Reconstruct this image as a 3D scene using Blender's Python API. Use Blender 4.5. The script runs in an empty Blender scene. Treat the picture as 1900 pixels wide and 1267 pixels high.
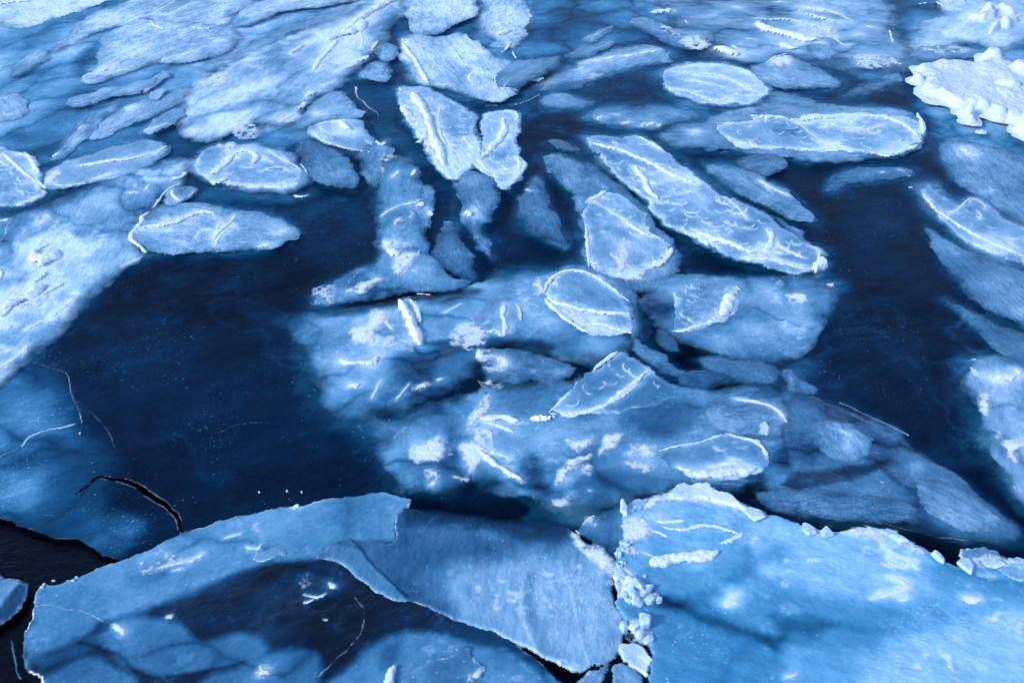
import bpy, math, random
import numpy as np

# ------------------------------------------------------------------ camera, sky, sun, exposure
W0, H0 = 1900.0, 1267.0
CAM_H = 8.0
PITCH = math.radians(40.0)          # looking down from the rail of a bridge
FPX = 35.0 / 36.0 * W0
SC = bpy.context.scene
cam_d = bpy.data.cameras.new('camera'); cam_d.lens = 35.0; cam_d.sensor_width = 36.0
cam_d.clip_start = 0.1; cam_d.clip_end = 20000.0
cam = bpy.data.objects.new('camera', cam_d); SC.collection.objects.link(cam)
cam.location = (0, 0, CAM_H); cam.rotation_euler = (math.radians(90) - PITCH, 0, 0)
SC.camera = cam

SUN_EL = math.radians(32); SUN_AZ = math.radians(-118)      # azimuth measured from +Y (ahead), negative = left
wd = bpy.data.worlds.new('World'); SC.world = wd; wd.use_nodes = True
wn = wd.node_tree; wn.nodes.clear()
sky = wn.nodes.new('ShaderNodeTexSky'); sky.sky_type = 'NISHITA'; sky.sun_disc = False
sky.sun_elevation = SUN_EL; sky.sun_rotation = SUN_AZ; sky.dust_density = 0.1; sky.ozone_density = 3.6
bg = wn.nodes.new('ShaderNodeBackground'); bg.inputs['Strength'].default_value = 0.15
wo = wn.nodes.new('ShaderNodeOutputWorld')
wn.links.new(sky.outputs[0], bg.inputs[0]); wn.links.new(bg.outputs[0], wo.inputs[0])
sun_d = bpy.data.lights.new('sun', 'SUN'); sun_d.energy = 1.5; sun_d.angle = math.radians(12)
sun_d.color = (1.0, 0.97, 0.92)
sun = bpy.data.objects.new('sun', sun_d); SC.collection.objects.link(sun)
sun.rotation_euler = (math.radians(90) - SUN_EL, 0, math.radians(180) - SUN_AZ)
SC.view_settings.view_transform = 'Standard'; SC.view_settings.look = 'None'
SC.view_settings.exposure = 1.02; SC.view_settings.gamma = 1.0
SC.cycles.transparent_max_bounces = 24
SC.cycles.max_bounces = 5

# ------------------------------------------------------------------ maths helpers
sp_, cp_ = math.sin(PITCH), math.cos(PITCH)
def ground(x, y, z=0.0):
    """point of the photograph -> place on the level ice at height z"""
    u = (np.asarray(x, float) - W0 / 2) / FPX
    v = (H0 / 2 - np.asarray(y, float)) / FPX
    dz = -sp_ + v * cp_
    dy = cp_ + v * sp_
    t = (z - CAM_H) / dz
    return u * t, dy * t
def unit(x, y):
    """metres per photograph pixel, sideways, at that place"""
    a = ground(x, y); b = ground(x + 1, y)
    return float(b[0] - a[0])

_rng = np.random.RandomState(7)
_T = _rng.rand(256, 256)
def vnoise(x, y):
    xi = np.floor(x).astype(int); yi = np.floor(y).astype(int)
    fx = x - xi; fy = y - yi
    fx = fx * fx * (3 - 2 * fx); fy = fy * fy * (3 - 2 * fy)
    x0 = xi & 255; x1 = (xi + 1) & 255; y0 = yi & 255; y1 = (yi + 1) & 255
    return (_T[x0, y0] * (1 - fx) + _T[x1, y0] * fx) * (1 - fy) + (_T[x0, y1] * (1 - fx) + _T[x1, y1] * fx) * fy
def fbm(x, y, f=1.0, o=4):
    s = 0.0; a = 0.5; tot = 0.0
    for k in range(o):
        s = s + a * vnoise(x * f + 17.3 * k + 5.1, y * f - 9.7 * k + 3.3); tot += a
        a *= 0.55; f *= 2.03
    return s / tot                                   # 0..1 about 0.5
_J = _rng.rand(64, 64, 2)
def cells(x, y):
    """distances to the nearest and second nearest scattered point"""
    xi = np.floor(x).astype(int); yi = np.floor(y).astype(int)
    f1 = np.full(np.shape(x), 9.0); f2 = np.full(np.shape(x), 9.0)
    for i in (-1, 0, 1):
        for j in (-1, 0, 1):
            q = _J[(xi + i) & 63, (yi + j) & 63]
            d = np.hypot(xi + i + q[..., 0] - x, yi + j + q[..., 1] - y)
            f2 = np.where(d < f1, f1, np.minimum(f2, d)); f1 = np.minimum(f1, d)
    return f1, f2
def sstep(a, b, x):
    t = np.clip((x - a) / (b - a), 0, 1)
    return t * t * (3 - 2 * t)
def smooth_poly(pts, it=2):
    p = np.array(pts, float)
    for _ in range(it):
        q = np.roll(p, -1, 0)
        p = np.stack([p * .78 + q * .22, p * .22 + q * .78], 1).reshape(-1, 2)
    return p
def smooth_line(pts, it=2):
    p = np.array(pts, float)
    for _ in range(it):
        if len(p) < 3: break
        a, b = p[:-1], p[1:]
        q = np.stack([a * .75 + b * .25, a * .25 + b * .75], 1).reshape(-1, 2)
        p = np.vstack([p[:1], q[1:-1], p[-1:]])
    return p
def sdf(X, Y, P):
    """signed distance, positive inside"""
    d2 = np.full(X.shape, 1e12); ins = np.zeros(X.shape, bool)
    for (ax, ay), (bx, by) in zip(P, np.roll(P, -1, 0)):
        ex, ey = bx - ax, by - ay
        L = ex * ex + ey * ey
        if L < 1e-12: continue
        px, py = X - ax, Y - ay
        t = np.clip((px * ex + py * ey) / L, 0, 1)
        d2 = np.minimum(d2, (px - t * ex) ** 2 + (py - t * ey) ** 2)
        c = ((ay > Y) != (by > Y))
        if ey != 0:
            ins ^= c & (X < ex * (Y - ay) / ey + ax)
    d = np.sqrt(d2)
    return np.where(ins, d, -d)
def dline(X, Y, P):
    """distance to polyline and running fraction"""
    d = np.full(X.shape, 1e6); tt = np.zeros(X.shape)
    seg = np.hypot(*(P[1:] - P[:-1]).T); tot = seg.sum() + 1e-9; acc = 0
    for i in range(len(P) - 1):
        ax, ay = P[i]; ex, ey = P[i + 1] - P[i]
        L = ex * ex + ey * ey + 1e-12
        px, py = X - ax, Y - ay
        t = np.clip((px * ex + py * ey) / L, 0, 1)
        q = np.hypot(px - t * ex, py - t * ey)
        m = q < d
        d = np.where(m, q, d); tt = np.where(m, (acc + t * seg[i]) / tot, tt)
        acc += seg[i]
    return d, tt
def toW(pts, z=0.0):
    p = np.array(pts, float)
    return np.stack(ground(p[:, 0], p[:, 1], z), 1)

# ------------------------------------------------------------------ materials
def lin(c): return tuple(c) + (1.0,)
class NT:
    def __init__(s, name):
        s.m = bpy.data.materials.new(name); s.m.use_nodes = True
        s.t = s.m.node_tree; s.t.nodes.clear()
    def n(s, typ, **kw):
        o = s.t.nodes.new(typ)
        for k, v in kw.items():
            if k.startswith('i_'): o.inputs[int(k[2:])].default_value = v
            else: setattr(o, k, v)
        return o
    def l(s, a, b): s.t.links.new(a, b)
    def math(s, op, a, b=None, clamp=False):
        o = s.n('ShaderNodeMath', operation=op); o.use_clamp = clamp
        for i, v in enumerate((a, b)):
            if v is None: continue
            if isinstance(v, (int, float)): o.inputs[i].default_value = v
            else: s.l(v, o.inputs[i])
        return o.outputs[0]
    def attr(s, name, out='Fac'):
        return s.n('ShaderNodeAttribute', attribute_name=name).outputs[out]
    def noise(s, vec, scale, detail=3, rough=.55):
        o = s.n('ShaderNodeTexNoise'); o.inputs['Scale'].default_value = scale
        o.inputs['Detail'].default_value = detail; o.inputs['Roughness'].default_value = rough
        s.l(vec, o.inputs['Vector']); return o.outputs['Fac']
    def ramp(s, fac, stops, interp='LINEAR'):
        o = s.n('ShaderNodeValToRGB'); o.color_ramp.interpolation = interp
        els = o.color_ramp.elements
        while len(els) < len(stops): els.new(0.5)
        for e, (p, c) in zip(els, stops):
            e.position = p; e.color = lin(c)
        s.l(fac, o.inputs[0]); return o.outputs[0]
    def mix(s, f, a, b):
        o = s.n('ShaderNodeMix', data_type='RGBA')
        if isinstance(f, (int, float)): o.inputs[0].default_value = f
        else: s.l(f, o.inputs[0])
        for i, v in ((6, a), (7, b)):
            if isinstance(v, tuple): o.inputs[i].default_value = lin(v)
            else: s.l(v, o.inputs[i])
        return o.outputs[2]
    def vscale(s, v, xyz):
        o = s.n('ShaderNodeMapping'); o.inputs['Scale'].default_value = xyz
        s.l(v, o.inputs['Vector']); return o.outputs[0]

ICE_STOPS = [(0.0, (.0001, .0040, .015)), (.12, (.0006, .0140, .044)), (.32, (.012, .072, .160)),
             (.52, (.066, .198, .332)), (.72, (.200, .370, .530)), (.88, (.420, .575, .730)), (1.0, (.68, .80, .90))]
TEAL_STOPS = [(0.0, (.0002, .0034, .013)), (.12, (.0006, .022, .058)), (.32, (.004, .098, .200)),
             (.52, (.034, .225, .400)), (.72, (.130, .395, .620)), (.88, (.320, .580, .780)), (1.0, (.62, .78, .90))]
SNOW = (.84, .89, .94)

def ice_material(name, rough0=.34, grain=1.0, spec=.6, fl_amt=1.0, relief=.8):
    N = NT(name)
    milk = N.attr('milk'); alpha = N.attr('cover'); snow = N.attr('snow'); tint = N.attr('tint')
    g = N.attr('grain', 'Vector')
    g1 = N.noise(N.vscale(g, (3, 14, 1)), 3.2, 4, .62)          # brushed grain along the pan
    g2 = N.noise(N.vscale(g, (1, 2.2, 1)), 48, 3, .75)           # fine frost
    g3 = N.noise(g, 6.0, 4, .6)                                  # cloudy bubbles
    cz = N.attr('coarse')
    a = N.math('MULTIPLY', N.math('SUBTRACT', g1, .5), N.math('MULTIPLY', cz, .20 * grain))
    b = N.math('MULTIPLY', N.math('SUBTRACT', g2, .5), N.math('ADD', N.math('MULTIPLY', cz, .86 * grain), .08))
    g4 = N.noise(N.vscale(g, (1, 1.5, 1)), 17, 4, .7)
    c = N.math('ADD', N.math('MULTIPLY', N.math('SUBTRACT', g3, .5), .26), N.math('MULTIPLY', N.math('SUBTRACT', g4, .5), N.math('ADD', N.math('MULTIPLY', cz, .2), .10)))
    damp = N.math('ADD', N.math('MULTIPLY', milk, .9), .16, True)
    ln = N.noise(N.vscale(g, (.9, 3.4, 1)), 1.9, 4, .6)           # hairline seams following the pan
    l1 = N.math('POWER', N.math('SUBTRACT', 1.0, N.math('ABSOLUTE', N.math('MULTIPLY', N.math('SUBTRACT', ln, .5), 7.0)), True), 7.0)
    ln2 = N.noise(N.vscale(g, (1.4, 2.2, 1)), 2.6, 5, .62)
    l2 = N.math('POWER', N.math('SUBTRACT', 1.0, N.math('ABSOLUTE', N.math('MULTIPLY', N.math('SUBTRACT', ln2, .47), 9.0)), True), 9.0)
    d = N.math('MULTIPLY', N.math('ADD', N.math('MULTIPLY', l1, -.20 * grain), N.math('MULTIPLY', l2, .09 * grain)), N.math('ADD', cz, .12))
    var = N.math('MULTIPLY', N.math('ADD', N.math('ADD', N.math('ADD', a, b), c), d), damp)
    m = N.math('ADD', milk, var, True)
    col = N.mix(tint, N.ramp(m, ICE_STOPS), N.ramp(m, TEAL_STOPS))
    # frost flecks: short bright grains
    vo = N.n('ShaderNodeTexVoronoi'); vo.inputs['Scale'].default_value = 11.0
    N.l(N.vscale(g, (1, 3.2, 1)), vo.inputs['Vector'])
    fl = N.math('LESS_THAN', vo.outputs['Distance'], .12)
    fr = N.math('GREATER_THAN', N.noise(g, 1.6, 3, .6), .57)
    rnd = N.math('GREATER_THAN', N.n('ShaderNodeSeparateColor').outputs[0], .0)
    sep = N.n('ShaderNodeSeparateColor'); N.l(vo.outputs['Color'], sep.inputs[0])
    rnd = N.math('GREATER_THAN', sep.outputs[0], .55)
    fleck = N.math('MULTIPLY', N.math('MULTIPLY', fl, fr), rnd)
    f2 = N.noise(N.vscale(g, (1, 3.0, 1)), 34, 2, .5)
    f2 = N.math('MULTIPLY', N.math('SUBTRACT', f2, .64, True), 9.0, True)
    f2m = N.math('MULTIPLY', N.math('SUBTRACT', N.noise(g, .9, 4, .62), .45, True), 7.0, True)
    fleck = N.math('MAXIMUM', N.math('MULTIPLY', fleck, .9), N.math('MULTIPLY', f2, f2m))
    fleck = N.math('MULTIPLY', fleck, N.math('ADD', N.math('MULTIPLY', milk, .6), .20 * fl_amt))
    m = N.math('ADD', m, N.math('MULTIPLY', fleck, 1.0), True)
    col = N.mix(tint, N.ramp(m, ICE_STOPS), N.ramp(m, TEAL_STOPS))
    # dusting of snow, broken by noise
    sn = N.noise(N.vscale(g, (1, 2.2, 1)), 26, 5, .68)
    sm = N.math('ADD', snow, N.math('MULTIPLY', N.math('SUBTRACT', sn, .5), N.math('MULTIPLY', snow, 2.6)))
    mr = N.n('ShaderNodeMapRange'); mr.interpolation_type = 'SMOOTHSTEP'
    mr.inputs['From Min'].default_value = .12; mr.inputs['From Max'].default_value = .85
    N.l(sm, mr.inputs['Value'])
    smask = mr.outputs[0]
    col = N.mix(smask, col, SNOW)
    bs = N.n('ShaderNodeBsdfPrincipled'); bs.inputs['IOR'].default_value = 1.31
    N.l(col, bs.inputs['Base Color'])
    N.l(N.math('ADD', N.math('MULTIPLY', smask, .35), N.math('ADD', N.math('MULTIPLY', g4, .25), rough0 - .12)), bs.inputs['Roughness'])
    bh = N.math('ADD', N.math('MULTIPLY', g1, N.math('MULTIPLY', cz, .5)), N.math('ADD', N.math('MULTIPLY', g2, N.math('ADD', N.math('MULTIPLY', cz, .3), .12)), N.math('MULTIPLY', smask, 1.2)))
    bp = N.n('ShaderNodeBump'); bp.inputs['Strength'].default_value = .4; bp.inputs['Distance'].default_value = .012
    N.l(bh, bp.inputs['Height'])
    bs.inputs['Specular IOR Level'].default_value = spec
    b2 = N.n('ShaderNodeBump'); b2.inputs['Strength'].default_value = relief; b2.inputs['Distance'].default_value = .16
    N.l(N.noise(N.vscale(g, (.8, 1.3, 1)), 1.5, 5, .5), b2.inputs['Height']); N.l(b2.outputs[0], bp.inputs['Normal'])
    N.l(bp.outputs[0], bs.inputs['Normal'])
    tr = N.n('ShaderNodeBsdfTransparent'); ms = N.n('ShaderNodeMixShader'); out = N.n('ShaderNodeOutputMaterial')
    al = N.math('ADD', alpha, N.math('MULTIPLY', N.math('MULTIPLY', N.math('ADD', a, b), 1.6),
                N.math('MULTIPLY', alpha, N.math('SUBTRACT', 1.0, alpha))), True)
    N.l(al, ms.inputs[0]); N.l(tr.outputs[0], ms.inputs[1]); N.l(bs.outputs[0], ms.inputs[2]); N.l(ms.outputs[0], out.inputs[0])
    return N.m

def base_material():
    m = ice_material('thin_sea_ice', .42, 1.0, .13, 2.6, .15)
    return m

def snow_material(name, colr=SNOW, thin=True):
    N = NT(name)
    g = N.attr('grain', 'Vector'); alpha = N.attr('cover')
    n1 = N.noise(g, 30, 6, .7); n2 = N.noise(N.vscale(g, (1, 2, 1)), 9, 4, .6)
    col = N.ramp(n2, [(.25, (.50, .64, .80) if not thin else (.52, .68, .86)), (.45, (.66, .74, .82) if not thin else (.76, .85, .93)), (.65, colr)])
    bs = N.n('ShaderNodeBsdfPrincipled'); N.l(col, bs.inputs['Base Color'])
    bs.inputs['Roughness'].default_value = .75; bs.inputs['IOR'].default_value = 1.3
    bp = N.n('ShaderNodeBump'); bp.inputs['Strength'].default_value = .9; bp.inputs['Distance'].default_value = .02 if thin else .028
    N.l(N.math('ADD', n1, n2), bp.inputs['Height']); N.l(bp.outputs[0], bs.inputs['Normal'])
    out = N.n('ShaderNodeOutputMaterial')
    if thin:
        tr = N.n('ShaderNodeBsdfTransparent'); ms = N.n('ShaderNodeMixShader')
        al = N.math('ADD', alpha, N.math('MULTIPLY', N.math('MULTIPLY', N.math('SUBTRACT', n1, .5), 7.0),
                    N.math('MULTIPLY', alpha, N.math('SUBTRACT', 1.0, alpha))), True)
        N.l(al, ms.inputs[0]); N.l(tr.outputs[0], ms.inputs[1]); N.l(bs.outputs[0], ms.inputs[2]); N.l(ms.outputs[0], out.inputs[0])
    else: N.l(bs.outputs[0], out.inputs[0])
    return N.m

def chunk_material():
    N = NT('broken_ice')
    tc = N.n('ShaderNodeTexCoord').outputs['Object']
    n = N.noise(tc, 14, 4, .6)
    col = N.ramp(n, [(.3, (.24, .42, .62)), (.5, (.48, .64, .80)), (.62, (.78, .85, .92))])
    bs = N.n('ShaderNodeBsdfPrincipled'); N.l(col, bs.inputs['Base Color'])
    bs.inputs['Roughness'].default_value = .3; bs.inputs['IOR'].default_value = 1.31
    bs.inputs['Subsurface Weight'].default_value = 0.0
    bp = N.n('ShaderNodeBump'); bp.inputs['Strength'].default_value = .5; bp.inputs['Distance'].default_value = .01
    N.l(n, bp.inputs['Height']); N.l(bp.outputs[0], bs.inputs['Normal'])
    out = N.n('ShaderNodeOutputMaterial'); N.l(bs.outputs[0], out.inputs[0]); return N.m

def water_material():
    N = NT('open_sea_water')
    tc = N.n('ShaderNodeTexCoord').outputs['Object']
    n = N.noise(N.vscale(tc, (1, 2.2, 1)), 7, 4, .55)
    bs = N.n('ShaderNodeBsdfPrincipled'); bs.inputs['Base Color'].default_value = (.0004, .0012, .004, 1)
    bs.inputs['Roughness'].default_value = .07; bs.inputs['IOR'].default_value = 1.33; bs.inputs['Specular IOR Level'].default_value = .3
    bp = N.n('ShaderNodeBump'); bp.inputs['Strength'].default_value = .6; bp.inputs['Distance'].default_value = .03
    N.l(n, bp.inputs['Height']); N.l(bp.outputs[0], bs.inputs['Normal'])
    out = N.n('ShaderNodeOutputMaterial'); N.l(bs.outputs[0], out.inputs[0]); return N.m

M_ICE = ice_material('milky_ice'); M_BASE = base_material(); M_SNOW = snow_material('powder_snow')
M_BANK = snow_material('packed_snow', (.72, .77, .82), False); M_CHUNK = chunk_material(); M_WATER = water_material()

# ------------------------------------------------------------------ mesh builders
COL = SC.collection
def make_mesh(name, X, Y, Z, keep, mat, attrs, origin=None, parent=None, smooth=True):
    """quads of a height field, kept where keep is true"""
    h, w = X.shape
    idx = np.arange(h * w).reshape(h, w)
    fk = keep[:-1, :-1] & keep[1:, :-1] & keep[1:, 1:] & keep[:-1, 1:]
    q = np.stack([idx[1:, :-1][fk], idx[1:, 1:][fk], idx[:-1, 1:][fk], idx[:-1, :-1][fk]], 1)
    if len(q) == 0: return None
    used, inv = np.unique(q, return_inverse=True)
    q = inv.reshape(q.shape)
    V = np.stack([X.ravel()[used], Y.ravel()[used], Z.ravel()[used]], 1)
    ox = np.zeros(3) if origin is None else np.array(origin, float)
    me = bpy.data.meshes.new(name)
    me.vertices.add(len(V)); me.vertices.foreach_set('co', (V - ox).astype(np.float32).ravel())
    me.loops.add(q.size); me.loops.foreach_set('vertex_index', q.astype(np.int32).ravel())
    me.polygons.add(len(q)); me.polygons.foreach_set('loop_start', np.arange(0, q.size, 4, dtype=np.int32))
    me.polygons.foreach_set('loop_total', np.full(len(q), 4, np.int32))
    me.polygons.foreach_set('use_smooth', np.full(len(q), smooth))
    me.update(calc_edges=True)
    for k, a in attrs.items():
        if a.ndim == 3:
            at = me.attributes.new(k, 'FLOAT_VECTOR', 'POINT')
            at.data.foreach_set('vector', a.reshape(-1, 3)[used].astype(np.float32).ravel())
        else:
            at = me.attributes.new(k, 'FLOAT', 'POINT')
            at.data.foreach_set('value', a.ravel()[used].astype(np.float32))
    me.materials.append(mat)
    o = bpy.data.objects.new(name, me); COL.objects.link(o)
    if parent is not None: o.parent = parent
    elif origin is not None: o.location = origin
    return o

def tag(o, label=None, cat=None, group=None, kind=None):
    if label: o['label'] = label
    if cat: o['category'] = cat
    if group: o['group'] = group
    if kind: o['kind'] = kind
    return o

_boxes = []
def layer(pts, pad=10):
    """height of the sheet: just above every sheet it overlaps"""
    p = np.array(pts, float)
    b = (p[:, 0].min() - pad, p[:, 1].min() - pad, p[:, 0].max() + pad, p[:, 1].max() + pad)
    z = 0.010
    for c, cz in _boxes:
        if b[0] < c[2] and c[0] < b[2] and b[1] < c[3] and c[1] < b[3]: z = max(z, cz + 0.009)
    _boxes.append((b, z)); _polys.append((p, z)); return z
_polys = []
def top_z(x, y):
    z = .004
    for p, pz in _polys:
        if sdf(np.array([float(x)]), np.array([float(y)]), p)[0] > -3: z = max(z, pz + .02)
    return z

def grid(pts, pad, step):
    p = np.array(pts, float)
    xs = np.arange(p[:, 0].min() - pad, p[:, 0].max() + pad + step, step)
    ys = np.arange(p[:, 1].min() - pad, p[:, 1].max() + pad + step, step)
    return np.meshgrid(xs, ys)

def apply_clouds(milk, X, Y, clouds, z, u_of):
    for cpts, cm, cs in clouds:
        P = toW(smooth_poly(cpts), z); c = np.mean(np.array(cpts), 0); u = u_of(c)
        wob = (fbm(X, Y, .5 / (cs * u * 1.5 + .05), 4) - .5) * cs * u * 2.2
        w = sstep(-cs * u, cs * u, sdf(X, Y, P) + wob)
        milk = milk + (cm - milk) * w
    return milk

def ridge_mesh(parent, origin, pts, w, h, z, name='snow_ridge', seed=0, mat=None):
    P = toW(smooth_line(pts), z); c = np.mean(np.array(pts, float), 0); u = unit(*c)
    step = 1.3 if w < 8 else 1.8
    GX, GY = grid(pts, w * 1.6 + 4, step)
    X, Y = ground(GX, GY, z)
    k = 1.0 / (w * u)
    wx = (fbm(X + seed, Y, .55 * k, 3) - .5) * w * u * .9; wy = (fbm(X, Y + 40 + seed, .55 * k, 3) - .5) * w * u * .9
    d, t = dline(X + wx, Y + wy, P)
    prof = np.clip(np.minimum(t, 1 - t) * 5.0 + .25, 0, 1) ** .6
    hw = w * u * .80 * prof * (.45 + 1.1 * fbm(X + 7 + seed, Y, .28 * k, 3))
    p = 1 - (d / (hw + 1e-6)) ** 2
    crumb = fbm(X, Y + seed, 1.3 * k, 4)
    a = sstep(-.35, .55, p + (crumb - .5) * 1.5)
    Z = z + .003 + h * w * u * .55 * np.clip(p, 0, 1) ** .7 * (.5 + crumb)
    g = np.stack([X, Y, np.full_like(X, seed)], 2)
    return make_mesh(name, X, Y, Z, a > .04, mat or M_SNOW, dict(cover=a, grain=g), origin, parent)

def patch_mesh(parent, origin, pts, amt, z, name='snow_patch', seed=0, lift=.008):
    P = toW(smooth_poly(pts, 1), z); c = np.mean(np.array(pts, float), 0); u = unit(*c)
    GX, GY = grid(pts, 6, 1.7)
    X, Y = ground(GX, GY, z)
    s = sdf(X + (fbm(X, Y, 8, 4) - .5) * 14 * u, Y + (fbm(X + 9, Y, 8, 4) - .5) * 20 * u, P) / u
    n = fbm(X, Y + seed, .10 / u, 5)
    a = sstep(-6, 9, s + 14 * (n - .5)) * sstep(.50 - amt * .5, .92 - amt * .5, n + amt * .12)
    Z = z + .003 + .010 * a
    g = np.stack([X, Y, np.full_like(X, seed)], 2)
    return make_mesh(name, X, Y, Z, a > .03, M_SNOW, dict(cover=a * min(1, .45 + amt * .8), grain=g), origin, parent)

COUNT = [0]
FOOT = []
def floe(label, pts, m=.55, soft=12, halo=0, hm=.35, rim=0, rw=3, ridges=(), patches=(), clouds=(), lobes=(),
         scales=0, sc_r=16, tint=0, snow=0, step=2.2, name='ice_floe', cat='ice floe', group='floes frozen into the sea ice',
         rough=3.6, hgt=.012, sharp=None, gr=None, veins=(), z=None, ang=None, fold_tone=None, fold_tone_amp=None, sm_=1.0, melt=None):
    COUNT[0] += 1; sd_ = COUNT[0] * 3.17
    if sharp is None: sharp = 2 if soft > 4 else 1
    if gr is None: gr = .22 if (halo or soft < 5) else (.30 if 'sheet' in label or 'large' in group else .85)
    cy_ = np.mean([q[1] for q in pts])
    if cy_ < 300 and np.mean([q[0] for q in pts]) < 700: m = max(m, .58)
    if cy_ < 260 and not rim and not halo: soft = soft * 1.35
    if cy_ < 330: m = m + .15 * (1 - max(cy_, 0) / 330); hm = hm + .05  # far pans whitened: sky sheen put into the milk colour
    if fold_tone is None and group == 'large milky sheets': fold_tone = 1.0
    FOOT.append((pts, m, soft + halo, cy_))
    c = np.mean(np.array(pts, float), 0)
    c[0] = min(max(c[0], 0), 1900); c[1] = min(max(c[1], 0), 1267)
    u = unit(*c)
    if z is None: z = layer(pts, halo)
    P = toW(smooth_poly(pts, sharp), z)
    if scales: step = min(step, 1.5)
    GX, GY = grid(pts, max(halo * 1.15, soft * 1.5) + 8, step)
    X, Y = ground(GX, GY, z)
    ul = np.maximum(ground(GX + 1, GY, z)[0] - X, 1e-4)               # local metres per pixel
    wx = (fbm(X + sd_, Y, .035 / u, 4) - .5) * rough * 6.5 * u + (fbm(X, Y + sd_, .2 / u, 3) - .5) * rough * 1.6 * u
    wy = (fbm(X - sd_, Y + 31, .035 / u, 4) - .5) * rough * 6.5 * u + (fbm(X + 13, Y, .2 / u, 3) - .5) * rough * 1.6 * u
    s = sdf(X + wx, Y + wy, P) / ul                                   # in pixels, positive inside
    n1 = fbm(X + sd_, Y, .018 / u, 4) - .5
    if halo:
        inner = sstep(-1.5, 2.5, s) if rim or soft < 6 else sstep(-soft * .5, soft, s)
        hf = np.clip(1 + (s + n1 * halo * .9) / halo, 0, 1) ** 1.3
        hf = hf * hf * (3 - 2 * hf)
        cover = np.maximum(inner, hf); milk = hm + (m - hm) * inner
    else:
        loc = (.35 + 2.6 * np.clip(fbm(X - sd_, Y, .010 / u, 3) - .3, 0, .6)) if soft > 4 else 1.0   # crisp in places, drowned in others
        sv = s + n1 * soft * 2.2
        sl = soft * loc
        cover = sstep(-sl, np.maximum(sl, 1.2), sv); inner = cover
        milk = m * (.90 + .10 * sstep(-sl * .5, sl * 2.6 + 5, sv)) + .06 * sstep(0, sl * 4 + 20, s)  # pan centres paler: a lit glow painted into the milk
    n0 = fbm(X + 3 * sd_, Y, .007 / u, 3) - .5
    milk = milk + (n1 * .34 + n0 * .30) * (.5 + m)
    milk = apply_clouds(milk, X, Y, clouds, z, lambda q: unit(min(max(q[0], 0), 1900), min(max(q[1], 0), 1267)))
    if fold_tone:
        wa = fbm(X + sd_, Y, .8, 4) - .5; wb = fbm(X, Y - sd_, .8, 4) - .5
        f1, f2 = cells((X + 1.5 * wa) / fold_tone * .75, (Y + 1.5 * wb) / fold_tone * 1.25)
        if cy_ < 330 and c[0] < 800:
            f1, f2 = cells((X + Y + 1.5 * wa) * .26, (Y - X + 1.5 * wb) * .9)
        seam = np.exp(-np.clip(f2 - f1, 0, 9) / (.05 + .14 * fbm(X, Y, 1.1, 2)))
        mk = sstep(.40, .60, fbm(X + 11, Y, .7, 3))
        milk = milk - .26 * seam * mk * sm_ + .13 * (sstep(.75, .0, f1) - .4) * (1 if fold_tone_amp is None else fold_tone_amp)  # folded relief imitated in colour: darker seams, paler cell centres
    for (lx, ly, rx, ry, dm) in lobes:
        q = ((GX - lx) / rx) ** 2 + ((GY - ly) / ry) ** 2
        milk = milk + dm * np.exp(-q * 1.3) * (.75 + .5 * fbm(X, Y, .06 / u, 3))
    sn = np.full(X.shape, float(snow)) * inner
    mott = sstep(.58, .72, fbm(X + 5 * sd_, Y * 1.3, .055 / u, 4)) * sstep(.50, .66, fbm(X - 2 * sd_, Y, .016 / u, 3))
    sn = np.maximum(sn, .42 * mott * inner * np.clip(milk * 1.5 - .3, 0, 1))
    milk = milk + .10 * mott
    Z = z + hgt * sstep(0, max(soft, 4), s)
    if rim:
        rn = sstep(.42, .60, fbm(X, Y + sd_, .022 / u, 3)) * 1.1 + .06
        r = np.exp(-((s - rw * .6) / rw) ** 2) * rim * rn * .8
        if melt: r = r * sstep(6, -30, sdf(X, Y, toW(melt, z)) / u)
        sn = np.maximum(sn, r); milk = milk + .1 * np.exp(-((s - rw) / (rw * 3)) ** 2)
        Z = Z + r * rw * u * .45
    for rp, rwid, rh in ridges:
        d, t = dline(X, Y, toW(smooth_line(rp), z))
        milk = milk + .17 * np.exp(-(d / (rwid * u * 2.2)) ** 2) * inner
        sn = np.maximum(sn, .46 * np.exp(-(d / (rwid * u * 1.15)) ** 2) * (.5 + fbm(X, Y, .07 / u, 3)))
    for pp in patches:
        sp = sdf(X, Y, toW(smooth_poly(pp[0], 1), z)) / u
        milk = milk + .16 * pp[1] * np.exp(-np.clip(-sp, 0, 99) / 9) * inner
    for rp, vw, va in veins:
        d, t = dline(X + wx * .6, Y + wy * .6, toW(smooth_line(rp), z))
        v = np.exp(-(d / (vw * u)) ** 2)
        if va > 0: sn = np.maximum(sn, v * va * (.5 + fbm(X, Y, .08 / u, 2)))
        else: milk = milk + va * v
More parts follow.
